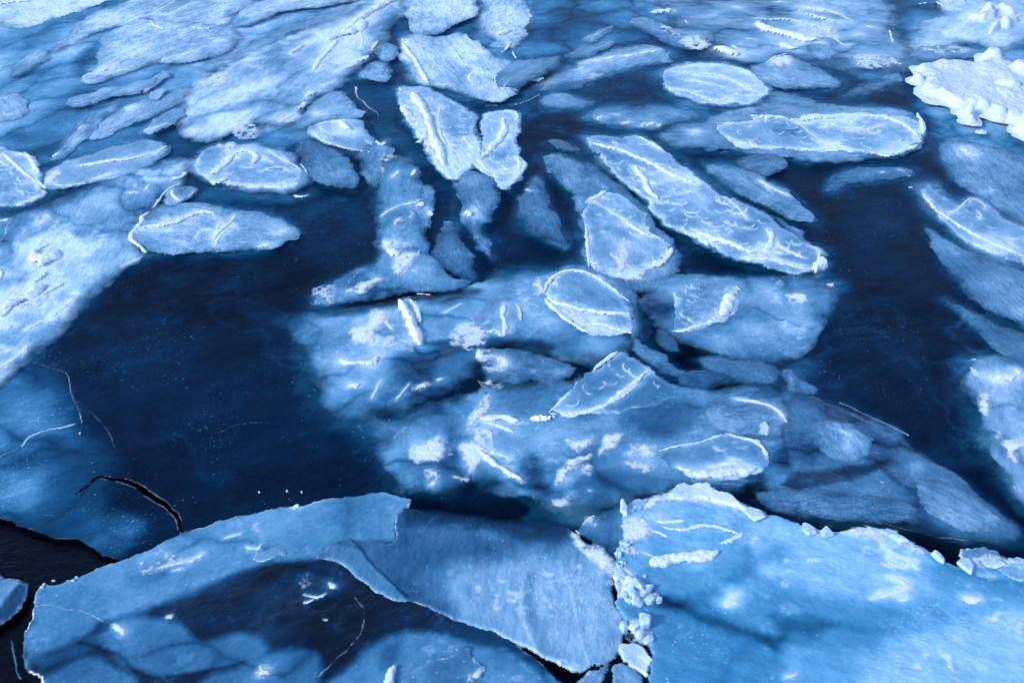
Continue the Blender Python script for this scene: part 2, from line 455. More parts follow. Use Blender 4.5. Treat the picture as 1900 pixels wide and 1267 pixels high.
    if scales:
        rs = np.random.RandomState(COUNT[0])
        bw = P.max(0) - P.min(0); n = 0; tries = 0
        arc = np.zeros(X.shape)
        while n < scales and tries < scales * 30:
            tries += 1
            q = P.min(0) + bw * rs.rand(2)
            if sdf(np.array([q[0]]), np.array([q[1]]), P)[0] < sc_r * u * .7: continue
            n += 1
            rr = sc_r * u * rs.uniform(.6, 1.35); a0 = -math.pi / 2 + rs.uniform(-.9, .9) - .35
            mk = (abs(X - q[0]) < rr * 1.4) & (abs(Y - q[1]) < rr * 1.4)
            dx = X[mk] - q[0]; dy = (Y[mk] - q[1]); d = np.hypot(dx, dy) * (1 + .12 * (fbm(X[mk], Y[mk], .1 / u, 2) - .5))
            ca = np.cos(np.arctan2(dy, dx) - a0)
            e = np.exp(-((d - rr) / (u * 1.9)) ** 2) * sstep(.05, .75, ca)
            paler = sstep(rr * .3, rr * .98, d) * (d < rr) * sstep(.0, .8, ca) * .10  # disc milkier towards its curved rim
            arc[mk] = np.maximum(arc[mk], e); milk[mk] += paler * .8 - .03 * (d < rr)
        arc = arc * (.35 + 1.1 * sstep(.35, .62, fbm(X + 2, Y, .05 / u, 3)))
        sn = np.maximum(sn, arc * .40); milk = milk + .10 * arc; Z = Z + arc * .010
    if melt: cover = cover * (1 - sstep(-40, 30, sdf(X, Y, toW(melt, z)) / u + 60 * n1) * sstep(34, 4, s))
    if ang is None:
        Q = P - P.mean(0); ev, evec = np.linalg.eigh(Q.T @ Q); v = evec[:, 1]; ang = math.atan2(v[1], v[0])
    ca, sa = math.cos(ang), math.sin(ang)
    g = np.stack([X * ca + Y * sa, -X * sa + Y * ca, np.full_like(X, sd_)], 2)
    ox, oy = [float(v) for v in ground(c[0], c[1], z)]
    origin = (ox, oy, z)
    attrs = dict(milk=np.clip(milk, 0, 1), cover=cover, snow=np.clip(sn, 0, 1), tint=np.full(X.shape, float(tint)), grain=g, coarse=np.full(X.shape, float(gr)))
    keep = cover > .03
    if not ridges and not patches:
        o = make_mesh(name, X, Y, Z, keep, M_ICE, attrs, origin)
        tag(o, label, cat, group); return o
    e = bpy.data.objects.new(name, None); e.location = origin; e.empty_display_size = .2; COL.objects.link(e)
    make_mesh('ice_slab', X, Y, Z, keep, M_ICE, attrs, origin, e)
    for i, (rp, rwid, rh) in enumerate(ridges):
        ridge_mesh(e, origin, rp, rwid, rh, z + hgt * .8, seed=sd_ + i)
    for i, pp in enumerate(patches):
        if pp[1] < .3: continue
        patch_mesh(e, origin, pp[0], pp[1], z + hgt, seed=sd_ + i)
    tag(e, label, cat, group); return e

# ------------------------------------------------------------------ the frozen sea itself
OPEN = [(-160, 955), (-60, 958), (0, 961), (30, 965), (60, 984), (100, 1000), (150, 1004), (165, 1020), (205, 1036), (250, 1050), (190, 1090), (120, 1130),
        (90, 1160), (80, 1200), (85, 1262), (110, 1330), (60, 1500), (-200, 1500)]
CRACK = [(140, 918), (160, 902), (176, 886), (187, 882), (205, 889), (228, 892), (250, 901), (272, 915), (290, 925), (310, 942), (326, 955), (334, 972), (342, 992)]
B_CLOUDS = [  # top-left entries carry extra milk, painted in place of sky sheen
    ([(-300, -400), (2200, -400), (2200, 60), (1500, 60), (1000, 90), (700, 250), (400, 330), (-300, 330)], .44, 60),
    ([(-60, -20), (200, -20), (180, 60), (60, 250), (-60, 380)], .66, 45),
    ([(-80, -60), (260, -60), (200, 30), (80, 90), (-80, 120)], .74, 30),
    ([(180, 60), (260, 0), (420, -60), (720, -40), (740, 20), (480, 100), (380, 150), (250, 150), (190, 120)], .68, 24),
    ([(260, 150), (420, 110), (400, 190), (300, 230), (120, 300), (100, 280)], .54, 22),
    ([(420, 40), (720, 0), (740, 60), (560, 230), (380, 260), (360, 180)], .76, 34),
    ([(740, -20), (985, -20), (980, 190), (900, 200), (760, 160)], .52, 22),
    ([(960, 120), (1240, 80), (1260, 110), (1100, 150), (980, 180), (950, 190)], .42, 18),
    ([(1020, 60), (1160, 40), (1240, 60), (1060, 110)], .32, 20),
    ([(1240, 190), (1700, 190), (1720, 290), (1300, 290), (1220, 260)], .34, 18),
    ([(690, 200), (900, 330), (900, 520), (700, 540), (690, 400)], .30, 22),
    ([(240, 260), (360, 230), (560, 290), (600, 370), (420, 380), (300, 360)], .34, 22),
    ([(1700, 330), (2000, 440), (2000, 640), (1850, 590), (1760, 480)], .46, 24),
    ([(0, 230), (120, 260), (260, 200), (380, 160), (420, 240), (300, 340), (60, 370), (0, 300)], .30, 25),
    ([(1150, -60), (2000, -60), (2000, 130), (1700, 150), (1550, 130), (1400, 110), (1250, 60)], .50, 40),
    ([(960, -20), (1170, -20), (1160, 60), (1040, 130), (980, 120), (950, 60)], .42, 30),
    ([(1600, -30), (1690, -30), (1700, 90), (1660, 110), (1560, 60)], .28, 30),
    ([(1750, -60), (2000, -60), (2000, 90), (1820, 90), (1740, 60)], .66, 30),
    ([(1730, 180), (1820, 210), (2000, 320), (2000, 480), (1850, 400), (1760, 300), (1710, 230)], .60, 34),
    ([(1690, 90), (2000, 80), (2000, 340), (1860, 280), (1760, 230), (1700, 190)], .62, 26),
    ([(960, 905), (1160, 895), (1150, 940), (1070, 985), (940, 965)], .40, 22),
    ([(-60, 700), (60, 660), (130, 770), (175, 800), (190, 880), (180, 940), (220, 1000), (200, 1035), (60, 990), (-60, 950)], .33, 55),
    ([(-60, 770), (10, 780), (30, 820), (0, 840), (-60, 850)], .52, 14),
    ([(-60, 860), (40, 860), (70, 900), (30, 950), (-60, 950)], .52, 30),
    ([(20, 770), (110, 790), (150, 800), (150, 860), (60, 880), (10, 830)], .42, 20),
    ([(100, 960), (250, 945), (280, 985), (240, 1020), (160, 1010)], .32, 25),
    ([(150, 600), (330, 570), (400, 600), (360, 660), (220, 690), (150, 670)], .12, 40),
    ([(560, 360), (690, 350), (700, 480), (600, 520), (560, 470)], .12, 35),
    ([(650, 570), (880, 520), (1000, 540), (1500, 560), (1480, 900), (1000, 930), (760, 900), (650, 780), (600, 650)], .36, 50),
    ([(1190, 600), (1330, 650), (1300, 690), (1230, 670)], .02, 14),
    ([(680, 760), (900, 690), (930, 710), (760, 790)], .02, 20),
    ([(790, 930), (990, 930), (980, 965), (800, 950)], .02, 18),
    ([(1380, 900), (1600, 900), (1750, 960), (1700, 1010), (1500, 990), (1400, 950)], .28, 25),
    ([(1620, 610), (1700, 650), (1760, 740), (1700, 720), (1640, 670)], .10, 22),
    ([(1550, 360), (1700, 350), (1720, 470), (1620, 500)], .12, 40),
    ([(620, 20), (700, 0), (760, 90), (750, 160), (700, 170), (620, 160)], .22, 25),
    ([(560, 170), (740, 150), (720, 330), (640, 340)], .27, 30),
    ([(130, 120), (185, 70), (180, 110), (150, 140)], .27, 12),
]
B_VEINS = [
    ([(50, 667), (90, 682), (118, 690), (130, 705), (133, 725), (142, 748), (145, 768), (152, 785)], 1.3, .5),
    ([(98, 762), (120, 757), (146, 761), (170, 768), (188, 785), (202, 810), (210, 830)], 1.2, .35),
    ([(45, 826), (55, 812), (90, 798), (140, 787)], 1.8, .9),
    ([(0, 850), (12, 840), (35, 832)], 1.6, .5),
    ([(148, 920), (168, 900), (182, 886)], 1.2, -.15),
    ([(0, 972), (20, 962), (50, 950), (95, 958), (150, 945), (215, 942), (250, 962), (270, 990)], 1.3, .3),
    ([(385, 810), (400, 806), (440, 785), (500, 785)], 1.2, .3),
    ([(10, 420), (0, 450)], 1.5, .6),
    ([(660, 160), (662, 180), (680, 195), (700, 215)], 1.5, .8),
    ([(1560, 748), (1590, 762), (1630, 782), (1655, 795), (1685, 808)], 1.7, .95),
    ([(900, 196), (950, 196), (985, 185), (1000, 175)], 1.5, .7),
    ([(1140, 935), (1170, 915), (1210, 905), (1240, 902), (1262, 906)], 1.3, -.3),
    ([(560, 580), (600, 575), (680, 562), (700, 540)], 1.6, .2),
    ([(1380, 925), (1480, 935), (1560, 960), (1640, 972), (1720, 995), (1790, 1003)], 1.5, .55),
]
def build_base():
    dx = 2.0
    xs = np.concatenate([-np.geomspace(16000, 60, 26), np.arange(-40, 1942, dx), 1900 + np.geomspace(60, 16000, 26)])
    hy = H0 / 2 - FPX * math.tan(PITCH)                       # row of the horizon
    ys = np.concatenate([hy + np.geomspace(.6, -hy - 60, 40), np.arange(-44, 1302, dx), np.geomspace(1310, 2700, 12)])
    GX, GY = np.meshgrid(xs, ys)
    X, Y = ground(GX, GY, 0.0)
    r = np.abs(X) > 6000; X = np.where(r, np.sign(X) * 6000, X)
    milk = np.full(X.shape, .06)
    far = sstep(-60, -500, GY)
    milk = milk + far * (.55 * fbm(X, Y, .12, 4)) + .10 * sstep(300, 40, GY)  # last term: sky sheen painted as paler ice towards the far side
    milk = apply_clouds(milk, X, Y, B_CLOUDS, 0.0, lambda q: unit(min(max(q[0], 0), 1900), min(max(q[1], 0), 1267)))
    wob = fbm(X, Y, 1.3, 4)
    for pts, fm, fs, cy_ in FOOT:
        if cy_ > 960 or len(pts) < 4: continue
        p = np.array(pts, float); pad = 46 + fs
        mk = (GX > p[:, 0].min() - pad) & (GX < p[:, 0].max() + pad) & (GY > p[:, 1].min() - pad) & (GY < p[:, 1].max() + pad)
        if mk.sum() < 10: continue
        x_, y_ = X[mk], Y[mk]; ul = np.maximum(ground(GX[mk] + 1, GY[mk])[0] - x_, 1e-4)
        s = sdf(x_, y_, toW(p)) / ul
        w = 7 + fs * .8 + 44 * np.clip(wob[mk] - .32, 0, .5)
        milk[mk] = np.maximum(milk[mk], (fm * .60) * np.exp(-np.clip(-s, 0, 999) / w))
    st = fbm(X * .8 + Y * .5, Y * 3 - X * 1.2, 1.1, 4)
    veil = fbm(X * .8 + Y * .5, Y * 1.6 - X * .7, .45, 5)
    milk = milk + (.12 * (st - .5) + .40 * (veil - .5) + .20 * (fbm(X, Y, 2.2, 4) - .5)) * (.35 + 1.3 * milk)
    q1 = fbm(X, Y, .7, 4) - .5; q2 = fbm(X + 31, Y, .7, 4) - .5
    for k, (fa, am) in enumerate(((.55, .08), (1.5, .06))):
        f = fbm((X + .6 * Y) + 2.4 * q1 + 9 * k, (Y * 1.7 - .5 * X) + 2.4 * q2, fa, 4)
        milk = milk + am * np.clip(1 - np.abs(f - .5) * 14, 0, 1) ** 2 * sstep(.42, .6, fbm(X - 7 * k, Y, .5, 3))
    f1, f2 = cells((X + 1.6 * q1) * .8, (Y + 1.6 * q2) * 1.3)
    g1, g2 = cells((X + Y + 1.6 * q1) * .24 + 7, (Y - X + 1.6 * q2) * .85)      # drawn out by the current towards the far left
    wl = sstep(900, 650, GX) * sstep(420, 300, GY)
    f1 = f1 + (g1 - f1) * wl; f2 = f2 + (g2 - f2) * wl
    out = sstep(20, 260, GX - 1900) * sstep(-900, -200, GY) + sstep(20, 260, -GX)
    milk = milk + (.50 + .5 * (fbm(X, Y, .5, 4) - .5) - milk) * np.clip(out, 0, 1) * .9
    milk = milk + (sstep(.8, 0, f1) - .4) * .22 * sstep(.15, .4, milk) - .16 * np.exp(-np.clip(f2 - f1, 0, 9) / .1) * sstep(.2, .45, milk)  # same imitation of folds, put into the base colour
    sn = np.zeros(X.shape)
    nn = fbm(X, Y, 4, 3)
    for rp, vw, va in B_VEINS:
        c = np.mean(np.array(rp, float), 0); u = unit(*c)
        mk = (GX > min(p[0] for p in rp) - 14) & (GX < max(p[0] for p in rp) + 14) & (GY > min(p[1] for p in rp) - 14) & (GY < max(p[1] for p in rp) + 14)
        x_, y_ = X[mk], Y[mk]
        d, t = dline(x_ + (fbm(x_, y_, 3, 4) - .5) * u * 14, y_ + (fbm(x_ + 5, y_, 3, 4) - .5) * u * 14, toW(smooth_line(rp)))
        v = np.exp(-(d / (vw * u)) ** 2)
        if va > 0: sn[mk] = np.maximum(sn[mk], v * va * (.35 + nn[mk]))
        else: milk[mk] += va * v
    hole = np.ones(X.shape, bool)
    mk = (GX < 300) & (GY > 930)
    x_, y_ = X[mk], Y[mk]
    s = sdf(x_ + (fbm(x_, y_, 3, 4) - .5) * .16, y_ + (fbm(x_ + 3, y_, 3, 4) - .5) * .16, toW(OPEN))
    hole[mk] = s < 0
    sn[mk] = np.maximum(sn[mk], .45 * np.exp(-(s / .02) ** 2) * fbm(x_, y_, 6, 3))
    mk = (GX > 130) & (GX < 350) & (GY > 875) & (GY < 1000)
    x_, y_ = X[mk], Y[mk]
    d, t = dline(x_ + (fbm(x_, y_, 5, 3) - .5) * .05, y_ + (fbm(x_ + 3, y_, 5, 3) - .5) * .07, toW(CRACK))
    wd_ = .004 + .015 * sstep(.1, .45, t) * (1 - .65 * sstep(.7, 1, t))
    hole[mk] = (d > wd_) 
    sn[mk] = np.maximum(sn[mk], .35 * np.exp(-((d - wd_ - .012) / .012) ** 2) * (nn[mk] > .5))
    g = np.stack([X * .9 + Y * .43, -X * .43 + Y * .9, np.zeros_like(X)], 2)
    Z = .004 * fbm(X, Y, 1.5, 3)
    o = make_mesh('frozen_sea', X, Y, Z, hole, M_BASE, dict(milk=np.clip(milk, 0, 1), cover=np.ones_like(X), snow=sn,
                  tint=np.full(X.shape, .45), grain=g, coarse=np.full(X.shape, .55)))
    o['kind'] = 'structure'
    x, y = np.meshgrid(np.array([-6000, -60, 60, 6000.]), np.array([-30, 40., 9000]))
    w = make_mesh('open_water', x, y, np.full(x.shape, -.07), np.ones(x.shape, bool), M_WATER, {})
    w['kind'] = 'structure'

# ------------------------------------------------------------------ broad sheets, from the far side to the near side
floe('broad pale ice sheet filling the top left corner', [(-80, 40), (0, 38), (10, 52), (28, 58), (70, 42), (130, 28), (190, 12), (250, -30), (-80, -60)],
     m=.74, soft=9, ridges=[([(-30, 10), (0, 8), (30, 4), (60, 2)], 9, .5), ([(0, 24), (40, 18), (90, 14)], 5, .3), ([(50, 42), (62, 40)], 5, .5), ([(180, 8), (190, 5)], 3, .5)], group='large milky sheets')
floe('narrow pointed pan reaching into the dull water near the top left corner', [(86, 99), (108, 75), (128, 58), (150, 38), (175, 22), (210, 8), (300, -10), (370, -25), (345, 15), (285, 35), (225, 47), (170, 65), (130, 84), (100, 100)],
     m=.70, soft=7, ridges=[([(186, 31), (196, 27), (210, 29), (219, 32)], 2.5, .8), ([(167, 42), (178, 41)], 4, .8), ([(150, 60), (185, 52)], 3, .3)])
floe('upper band of smooth pale ice with a raised flat edge, top left', [(248, 34), (275, 22), (310, 5), (370, -20), (480, -25), (470, 5), (440, 20), (420, 38), (415, 52), (380, 58), (330, 50), (285, 44)],
     m=.72, soft=7, ridges=[([(285, 27), (300, 29), (312, 30), (325, 24), (340, 14), (352, 8)], 2.5, 1), ([(255, 33), (280, 29), (300, 16), (320, 6)], 3, .8), ([(280, 42), (290, 50), (305, 55)], 6, .8), ([(357, 51), (370, 55), (397, 54)], 5, 1)])
floe('large grey-blue pan with a round white spot at its lower left tip', [(151, 148), (166, 128), (178, 110), (185, 92), (178, 70), (215, 55), (262, 36), (330, 38), (400, 46), (450, 62), (430, 82), (390, 100), (330, 112), (270, 122), (215, 140), (170, 157), (157, 156)],
     m=.60, soft=7, ridges=[([(186, 134), (193, 131), (200, 128)], 7, .6), ([(152, 145), (162, 138)], 2.5, .8), ([(156, 153), (160, 153)], 3, 1)], lobes=[(195, 130, 30, 14, .2), (222, 60, 14, 10, .15), (240, 105, 40, 16, .06)], veins=[([(190, 110), (230, 90), (300, 72), (360, 60)], 1.5, -.16), ([(200, 70), (260, 52), (330, 44)], 1.5, -.14), ([(225, 118), (260, 98), (320, 84)], 1.3, -.12)])
floe('grainy pan with one short oval ridge near the top left', [(290, 118), (312, 98), (345, 76), (400, 66), (445, 66), (436, 84), (400, 106), (350, 114)],
     m=.60, soft=6, ridges=[([(336, 105), (350, 99), (358, 98)], 6, .6), ([(400, 77), (415, 76)], 3, .3)])
floe('long dim pan sliding under the grainy one at the top left', [(370, 132), (395, 112), (440, 88), (490, 62), (540, 38), (620, 22), (680, 0), (720, -5), (690, 25), (630, 40), (570, 50), (520, 74), (460, 106), (420, 125)],
     m=.52, soft=6, veins=[([(440, 100), (480, 70), (530, 45), (600, 32)], 1.6, -.2)])
floe('pale smooth pan at the top edge left of the long snow ridge', [(430, 48), (450, 22), (480, 5), (540, -25), (720, -30), (690, -2), (610, 10), (540, 18), (490, 34), (455, 52)], m=.68, soft=6,
     ridges=[([(400, 28), (420, 22)], 3, .3)])
floe('dim narrow pan pointing down left beside the dark lead at left', [(96, 300), (112, 268), (150, 226), (212, 190), (222, 194), (188, 232), (160, 262), (125, 296), (104, 304)],
     m=.44, soft=6, ridges=[([(98, 292), (106, 286)], 5, .5), ([(146, 240), (152, 236)], 3, .4)], lobes=[(140, 262, 18, 14, .22)])
floe('long grainy pan between the dark lead and the narrow dim pan', [(168, 256), (200, 218), (240, 192), (300, 176), (345, 162), (352, 182), (318, 204), (270, 222), (215, 242), (180, 256)], m=.53, soft=6, lobes=[(245, 200, 24, 8, .15)])
floe('small oval pan with a fine bright rim above the slim pan', [(262, 170), (272, 152), (288, 140), (305, 130), (316, 134), (305, 150), (285, 164), (268, 173)], m=.58, soft=4, rim=.4, rw=2)
floe('tiny outlined pan below the small oval one', [(276, 180), (285, 170), (305, 162), (312, 168), (298, 180), (282, 186)], m=.56, soft=4, rim=.5, rw=1.6)
floe('broad milky sheet running up the left centre to the long snow ridge', [(733, -20), (748, 18), (712, 60), (700, 82), (694, 100), (655, 130), (622, 160), (598, 176), (565, 205), (540, 224), (480, 236), (420, 248), (380, 262), (345, 250), (330, 225), (345, 180), (392, 140), (440, 112), (500, 88), (556, 62), (600, 42), (650, 26), (690, -5)],
     m=.70, soft=12, rough=4, group='large milky sheets', lobes=[(620, 60, 60, 40, .12), (500, 180, 60, 40, -.03), (440, 215, 60, 20, .05), (405, 225, 20, 12, .12), (510, 180, 10, 24, .06)],
     ridges=[([(612, 74), (640, 62), (660, 42), (690, 22), (720, 5), (735, -8)], 11, 1), ([(640, 66), (668, 52), (672, 40)], 14, .7), ([(584, 130), (586, 118), (600, 105), (615, 88), (625, 75)], 6, .7), ([(450, 114), (475, 110), (492, 107)], 4, .6),
             ([(540, 100), (552, 90), (563, 85)], 7, .7), ([(570, 182), (575, 175), (585, 172)], 8, .8), ([(555, 203), (562, 198), (567, 192)], 8, .8), ([(545, 212), (520, 225)], 3, .6), ([(668, 58), (674, 78), (670, 90)], 3, .6), ([(656, 115), (670, 112), (684, 106)], 6, 1),
             ([(700, 78), (690, 92)], 4, .7), ([(588, 130), (600, 124)], 3, .6), ([(398, 189), (412, 190)], 5, .5), ([(432, 227), (448, 222), (462, 231)], 4, .7), ([(625, 133), (640, 127), (660, 120)], 4, .5), ([(600, 160), (618, 152)], 3, .6)],
     patches=[([(385, 150), (410, 130), (430, 140), (412, 162), (392, 164)], .55), ([(440, 228), (480, 232), (480, 255), (450, 258), (430, 245)], .45), ([(590, 100), (625, 88), (650, 80), (640, 100), (600, 118)], .3)])
floe('small round grey pan beside the neck of dark ice at top centre', [(698, 95), (705, 82), (722, 78), (735, 92), (735, 108), (722, 118), (706, 112)], m=.46, soft=5)
floe('dim grey pan left of the pan with the slanting white stripe', [(662, 138), (680, 122), (700, 112), (722, 126), (728, 152), (700, 152), (676, 148)], m=.42, soft=6)
floe('pale pan touching the top edge just left of centre', [(745, -20), (748, 15), (758, 40), (768, 60), (800, 70), (818, 62), (850, 44), (880, 32), (888, 18), (872, -20)], m=.66, soft=6,
     ridges=[([(832, 17), (845, 25), (860, 25)], 4, .6), ([(762, 18), (780, 21)], 5, .6), ([(854, 4), (866, 8)], 4, .6), ([(868, 15), (876, 18)], 5, .8)])
floe('pale pan at the top edge with a cluster of white lumps', [(892, -20), (888, 20), (896, 55), (905, 80), (930, 92), (960, 80), (972, 50), (984, 20), (985, -20)], m=.68, soft=9,
     ridges=[([(922, 68), (935, 62), (955, 56)], 9, 1), ([(922, 32), (935, 28), (950, 30)], 5, .8), ([(920, 46), (940, 44), (958, 42)], 5, .8), ([(940, 38), (962, 36)], 3, .8), ([(946, 80), (940, 92), (930, 100)], 4, .9), ([(950, 96), (958, 110)], 3, .7)])
floe('wide pale pan with a slanting white stripe at top centre', [(744, 76), (775, 64), (828, 68), (850, 58), (880, 70), (900, 92), (940, 110), (962, 132), (966, 155), (948, 178), (915, 188), (880, 180), (840, 166), (800, 158), (772, 152), (755, 132), (750, 102)],
     m=.72, soft=8, ridges=[([(748, 82), (758, 96), (770, 112), (778, 128), (788, 142), (795, 156)], 7, .9), ([(745, 74), (760, 78)], 4, .8), ([(802, 158), (820, 158), (836, 160)], 3, .7), ([(840, 90), (850, 104), (858, 120), (875, 124), (884, 128)], 3.5, .8), ([(892, 136), (908, 138)], 4, .7), ([(866, 70), (880, 82), (890, 98)], 2.5, .6), ([(880, 134), (868, 144), (876, 155)], 4, .4), ([(918, 142), (919, 158)], 2, .8), ([(950, 142), (942, 152), (932, 166)], 2.5, .7), ([(768, 84), (780, 100)], 3, .3)],
     lobes=[(865, 90, 26, 24, .10), (890, 162, 18, 10, .1), (925, 120, 20, 14, .05)], veins=[([(836, 66), (846, 58), (866, 58), (886, 72), (894, 98), (888, 116), (865, 116), (848, 100), (838, 80)], 1.2, .35)])
floe('long lens shaped pan with a central white crest, upper right of centre', [(995, 168), (1000, 156), (1050, 132), (1085, 116), (1112, 100), (1170, 84), (1215, 84), (1256, 103), (1240, 116), (1180, 127), (1112, 142), (1050, 158)], m=.60, soft=7,
     ridges=[([(1110, 113), (1140, 107), (1170, 104), (1195, 98), (1220, 95)], 6, .6), ([(984, 152), (995, 150), (1006, 148)], 8, .8)])
floe('thin streaked pan above the long lens shaped one', [(1034, 109), (1080, 86), (1142, 74), (1134, 90), (1092, 106), (1055, 114)], m=.44, soft=5)
floe('small streaked pan nearest the dark patch at the top edge', [(1080, 76), (1105, 60), (1136, 46), (1130, 62), (1104, 76)], m=.38, soft=5)
floe('small oval pan alone in the dark lead, upper centre', [(1001, 188), (1015, 176), (1040, 171), (1066, 178), (1098, 190), (1080, 199), (1042, 202), (1014, 199)], m=.50, soft=5)
floe('tiny dim pan just above the small oval pan', [(1056, 160), (1078, 150), (1102, 148), (1092, 158), (1070, 169)], m=.38, soft=4)
floe('dim grainy pan pointing right with four little white lumps', [(1084, 218), (1112, 204), (1170, 197), (1240, 200), (1308, 207), (1284, 222), (1232, 238), (1175, 241), (1125, 234)], m=.52, soft=6,
     ridges=[([(1110, 222), (1115, 218)], 6, 1), ([(1156, 230), (1168, 228)], 6, .8), ([(1202, 233), (1214, 230)], 7, .8), ([(1220, 234), (1226, 233)], 5, .7), ([(1190, 235), (1195, 230)], 3, .7), ([(1136, 213), (1148, 214)], 3, .5)])
floe('grainy pan under the oval snow cap near the top, right of centre', [(1163, 36), (1200, 32), (1240, 48), (1272, 70), (1296, 88), (1262, 90), (1225, 78), (1190, 62)], m=.48, soft=6)
floe('streaky slush sheet along the top edge right of centre', [(1190, -20), (1640, -20), (1660, 60), (1700, 110), (1640, 130), (1560, 120), (1480, 110), (1420, 118), (1372, 112), (1320, 90), (1260, 60)], m=.50, soft=22, rough=5, group='large milky sheets',
     ridges=[([(1207, 28), (1222, 22), (1250, 21)], 8, 1), ([(1406, 48), (1430, 60), (1470, 68), (1500, 76), (1520, 80)], 15, .9), ([(1450, 84), (1470, 90), (1480, 95)], 14, .6), ([(1480, 23), (1505, 30), (1530, 38), (1556, 42)], 8, .9), ([(1490, 14), (1520, 20), (1552, 25), (1580, 40)], 6, .7), ([(1402, 35), (1430, 38), (1465, 36), (1490, 46)], 5, .8), ([(1500, 46), (1520, 52), (1545, 60)], 10, .7),
             ([(1545, 66), (1555, 78), (1566, 86), (1580, 84)], 4, .8), ([(1325, 92), (1350, 92), (1370, 104)], 15, .7), ([(1440, 5), (1455, 5)], 5, .8), ([(1510, 0), (1518, 2)], 6, .8), ([(1608, 50), (1624, 54)], 6, .7), ([(1590, 66), (1600, 66)], 5, .7), ([(1385, 72), (1402, 74)], 3, .8), ([(1272, 40), (1275, 44)], 3, .8), ([(1360, 14), (1376, 16)], 3, .6), ([(1360, 86), (1372, 94)], 5, .6), ([(1650, 56), (1656, 80)], 3, .5), ([(1660, 64), (1648, 56)], 2, .5), ([(1586, 110), (1610, 108), (1640, 112)], 5, .6), ([(1590, 122), (1600, 114), (1622, 114), (1640, 120)], 4, .7), ([(1660, 118), (1672, 120)], 4, .8)],
     patches=[([(1265, 68), (1300, 66), (1320, 84), (1290, 96), (1265, 84)], .55), ([(1220, 40), (1260, 58), (1262, 72), (1230, 60)], .4), ([(1470, 40), (1540, 44), (1555, 70), (1500, 72)], .45), ([(1580, 100), (1660, 104), (1670, 124), (1600, 130)], .4)])
floe('round pan tucked under the snow streaks near the top right', [(1488, 86), (1520, 78), (1552, 90), (1560, 104), (1540, 113), (1505, 108)], m=.62, soft=6)
floe('dim grainy pan with a white cap on its left shoulder', [(1392, 132), (1418, 108), (1462, 100), (1490, 112), (1530, 134), (1562, 152), (1552, 162), (1500, 166), (1440, 160), (1405, 150)], m=.52, soft=7,
     ridges=[([(1424, 116), (1440, 106), (1462, 100)], 4, .9)], patches=[([(1422, 114), (1440, 106), (1468, 104), (1475, 116), (1450, 125), (1428, 124)], .75)])
floe('slender dim pan left of the big snow bank', [(1568, 180), (1600, 158), (1640, 142), (1672, 136), (1668, 156), (1630, 170), (1590, 182)], m=.42, soft=6)
floe('thin white rimmed pan just above the long flat pan', [(1395, 170), (1428, 168), (1470, 174), (1512, 184), (1524, 194), (1500, 202), (1450, 204), (1405, 198)], m=.48, soft=6, ridges=[([(1406, 184), (1412, 194), (1436, 200), (1480, 203), (1512, 201), (1524, 198)], 2.6, .8), ([(1400, 174), (1424, 178)], 4, .5)])
floe('lens shaped pan with two long white crests, right of top centre', [(1228, 140), (1238, 128), (1290, 119), (1340, 117), (1380, 128), (1408, 146), (1428, 162), (1420, 180), (1390, 191), (1340, 197), (1292, 192), (1250, 174), (1232, 156)], m=.71, soft=5, halo=14, hm=.42, rim=.35, rw=2.5, scales=12, sc_r=11,
     ridges=[([(1250, 134), (1300, 138), (1345, 144), (1375, 158), (1400, 170), (1420, 176)], 5, .9), ([(1244, 166), (1270, 168), (1300, 180), (1330, 189), (1350, 184)], 4.5, .8), ([(1285, 122), (1325, 120)], 3, .5), ([(1270, 150), (1300, 152), (1340, 162)], 2, .3)])
floe('wide submerged shelf around the long flat pan with shell marks', [(1218, 252), (1250, 238), (1310, 222), (1370, 204), (1430, 196), (1520, 194), (1620, 200), (1705, 212), (1718, 245), (1700, 280), (1600, 296), (1500, 302), (1400, 284), (1330, 278), (1255, 272)], m=.55, soft=8, lobes=[(1290, 245, 26, 6, .25)])
floe('long flat pan with shell marks, ringed by white ridges, right of centre', [(1320, 232), (1352, 226), (1400, 222), (1395, 214), (1440, 216), (1478, 224), (1495, 213), (1560, 210), (1640, 213), (1700, 222), (1717, 245), (1700, 270), (1650, 292), (1600, 284), (1500, 281), (1430, 276), (1370, 276), (1345, 256)],
     m=.70, soft=3, halo=7, hm=.4, rim=.45, rw=3, scales=46, sc_r=13, group='pans with shell marked surfaces',
     ridges=[([(1395, 217), (1440, 219), (1480, 225)], 8, .9), ([(1482, 228), (1500, 219), (1550, 221)], 8, .9), ([(1322, 230), (1365, 230)], 3, .7), ([(1350, 258), (1365, 272), (1440, 275), (1500, 280), (1580, 280)], 4.5, .9), ([(1602, 284), (1630, 288), (1650, 291)], 6, 1), ([(1592, 216), (1640, 218), (1670, 228), (1690, 240), (1705, 256)], 7, .8), ([(1546, 232), (1560, 239), (1602, 243), (1625, 238), (1640, 231)], 3.5, .8),
             ([(1654, 288), (1680, 278), (1700, 272)], 10, .7), ([(1484, 230), (1510, 255), (1550, 272), (1578, 278)], 3, .6), ([(1702, 212), (1712, 230), (1712, 250)], 6, .6), ([(1585, 226), (1596, 216)], 2.5, .6)])
floe('dim small pan in the dark lead below the long flat pan', [(1368, 302), (1395, 288), (1455, 288), (1458, 308), (1425, 326), (1385, 318)], m=.44, soft=6)
floe('dim flag shaped pan left of the right hand lead', [(1528, 354), (1545, 328), (1580, 310), (1640, 309), (1700, 314), (1690, 330), (1625, 338), (1575, 344), (1542, 358)], m=.50, soft=6, ridges=[([(1632, 321), (1642, 320)], 3, .7), ([(1665, 315), (1675, 318)], 3, .6), ([(1683, 348), (1693, 348)], 2.5, .6), ([(1684, 327), (1692, 328)], 2.5, .5)])
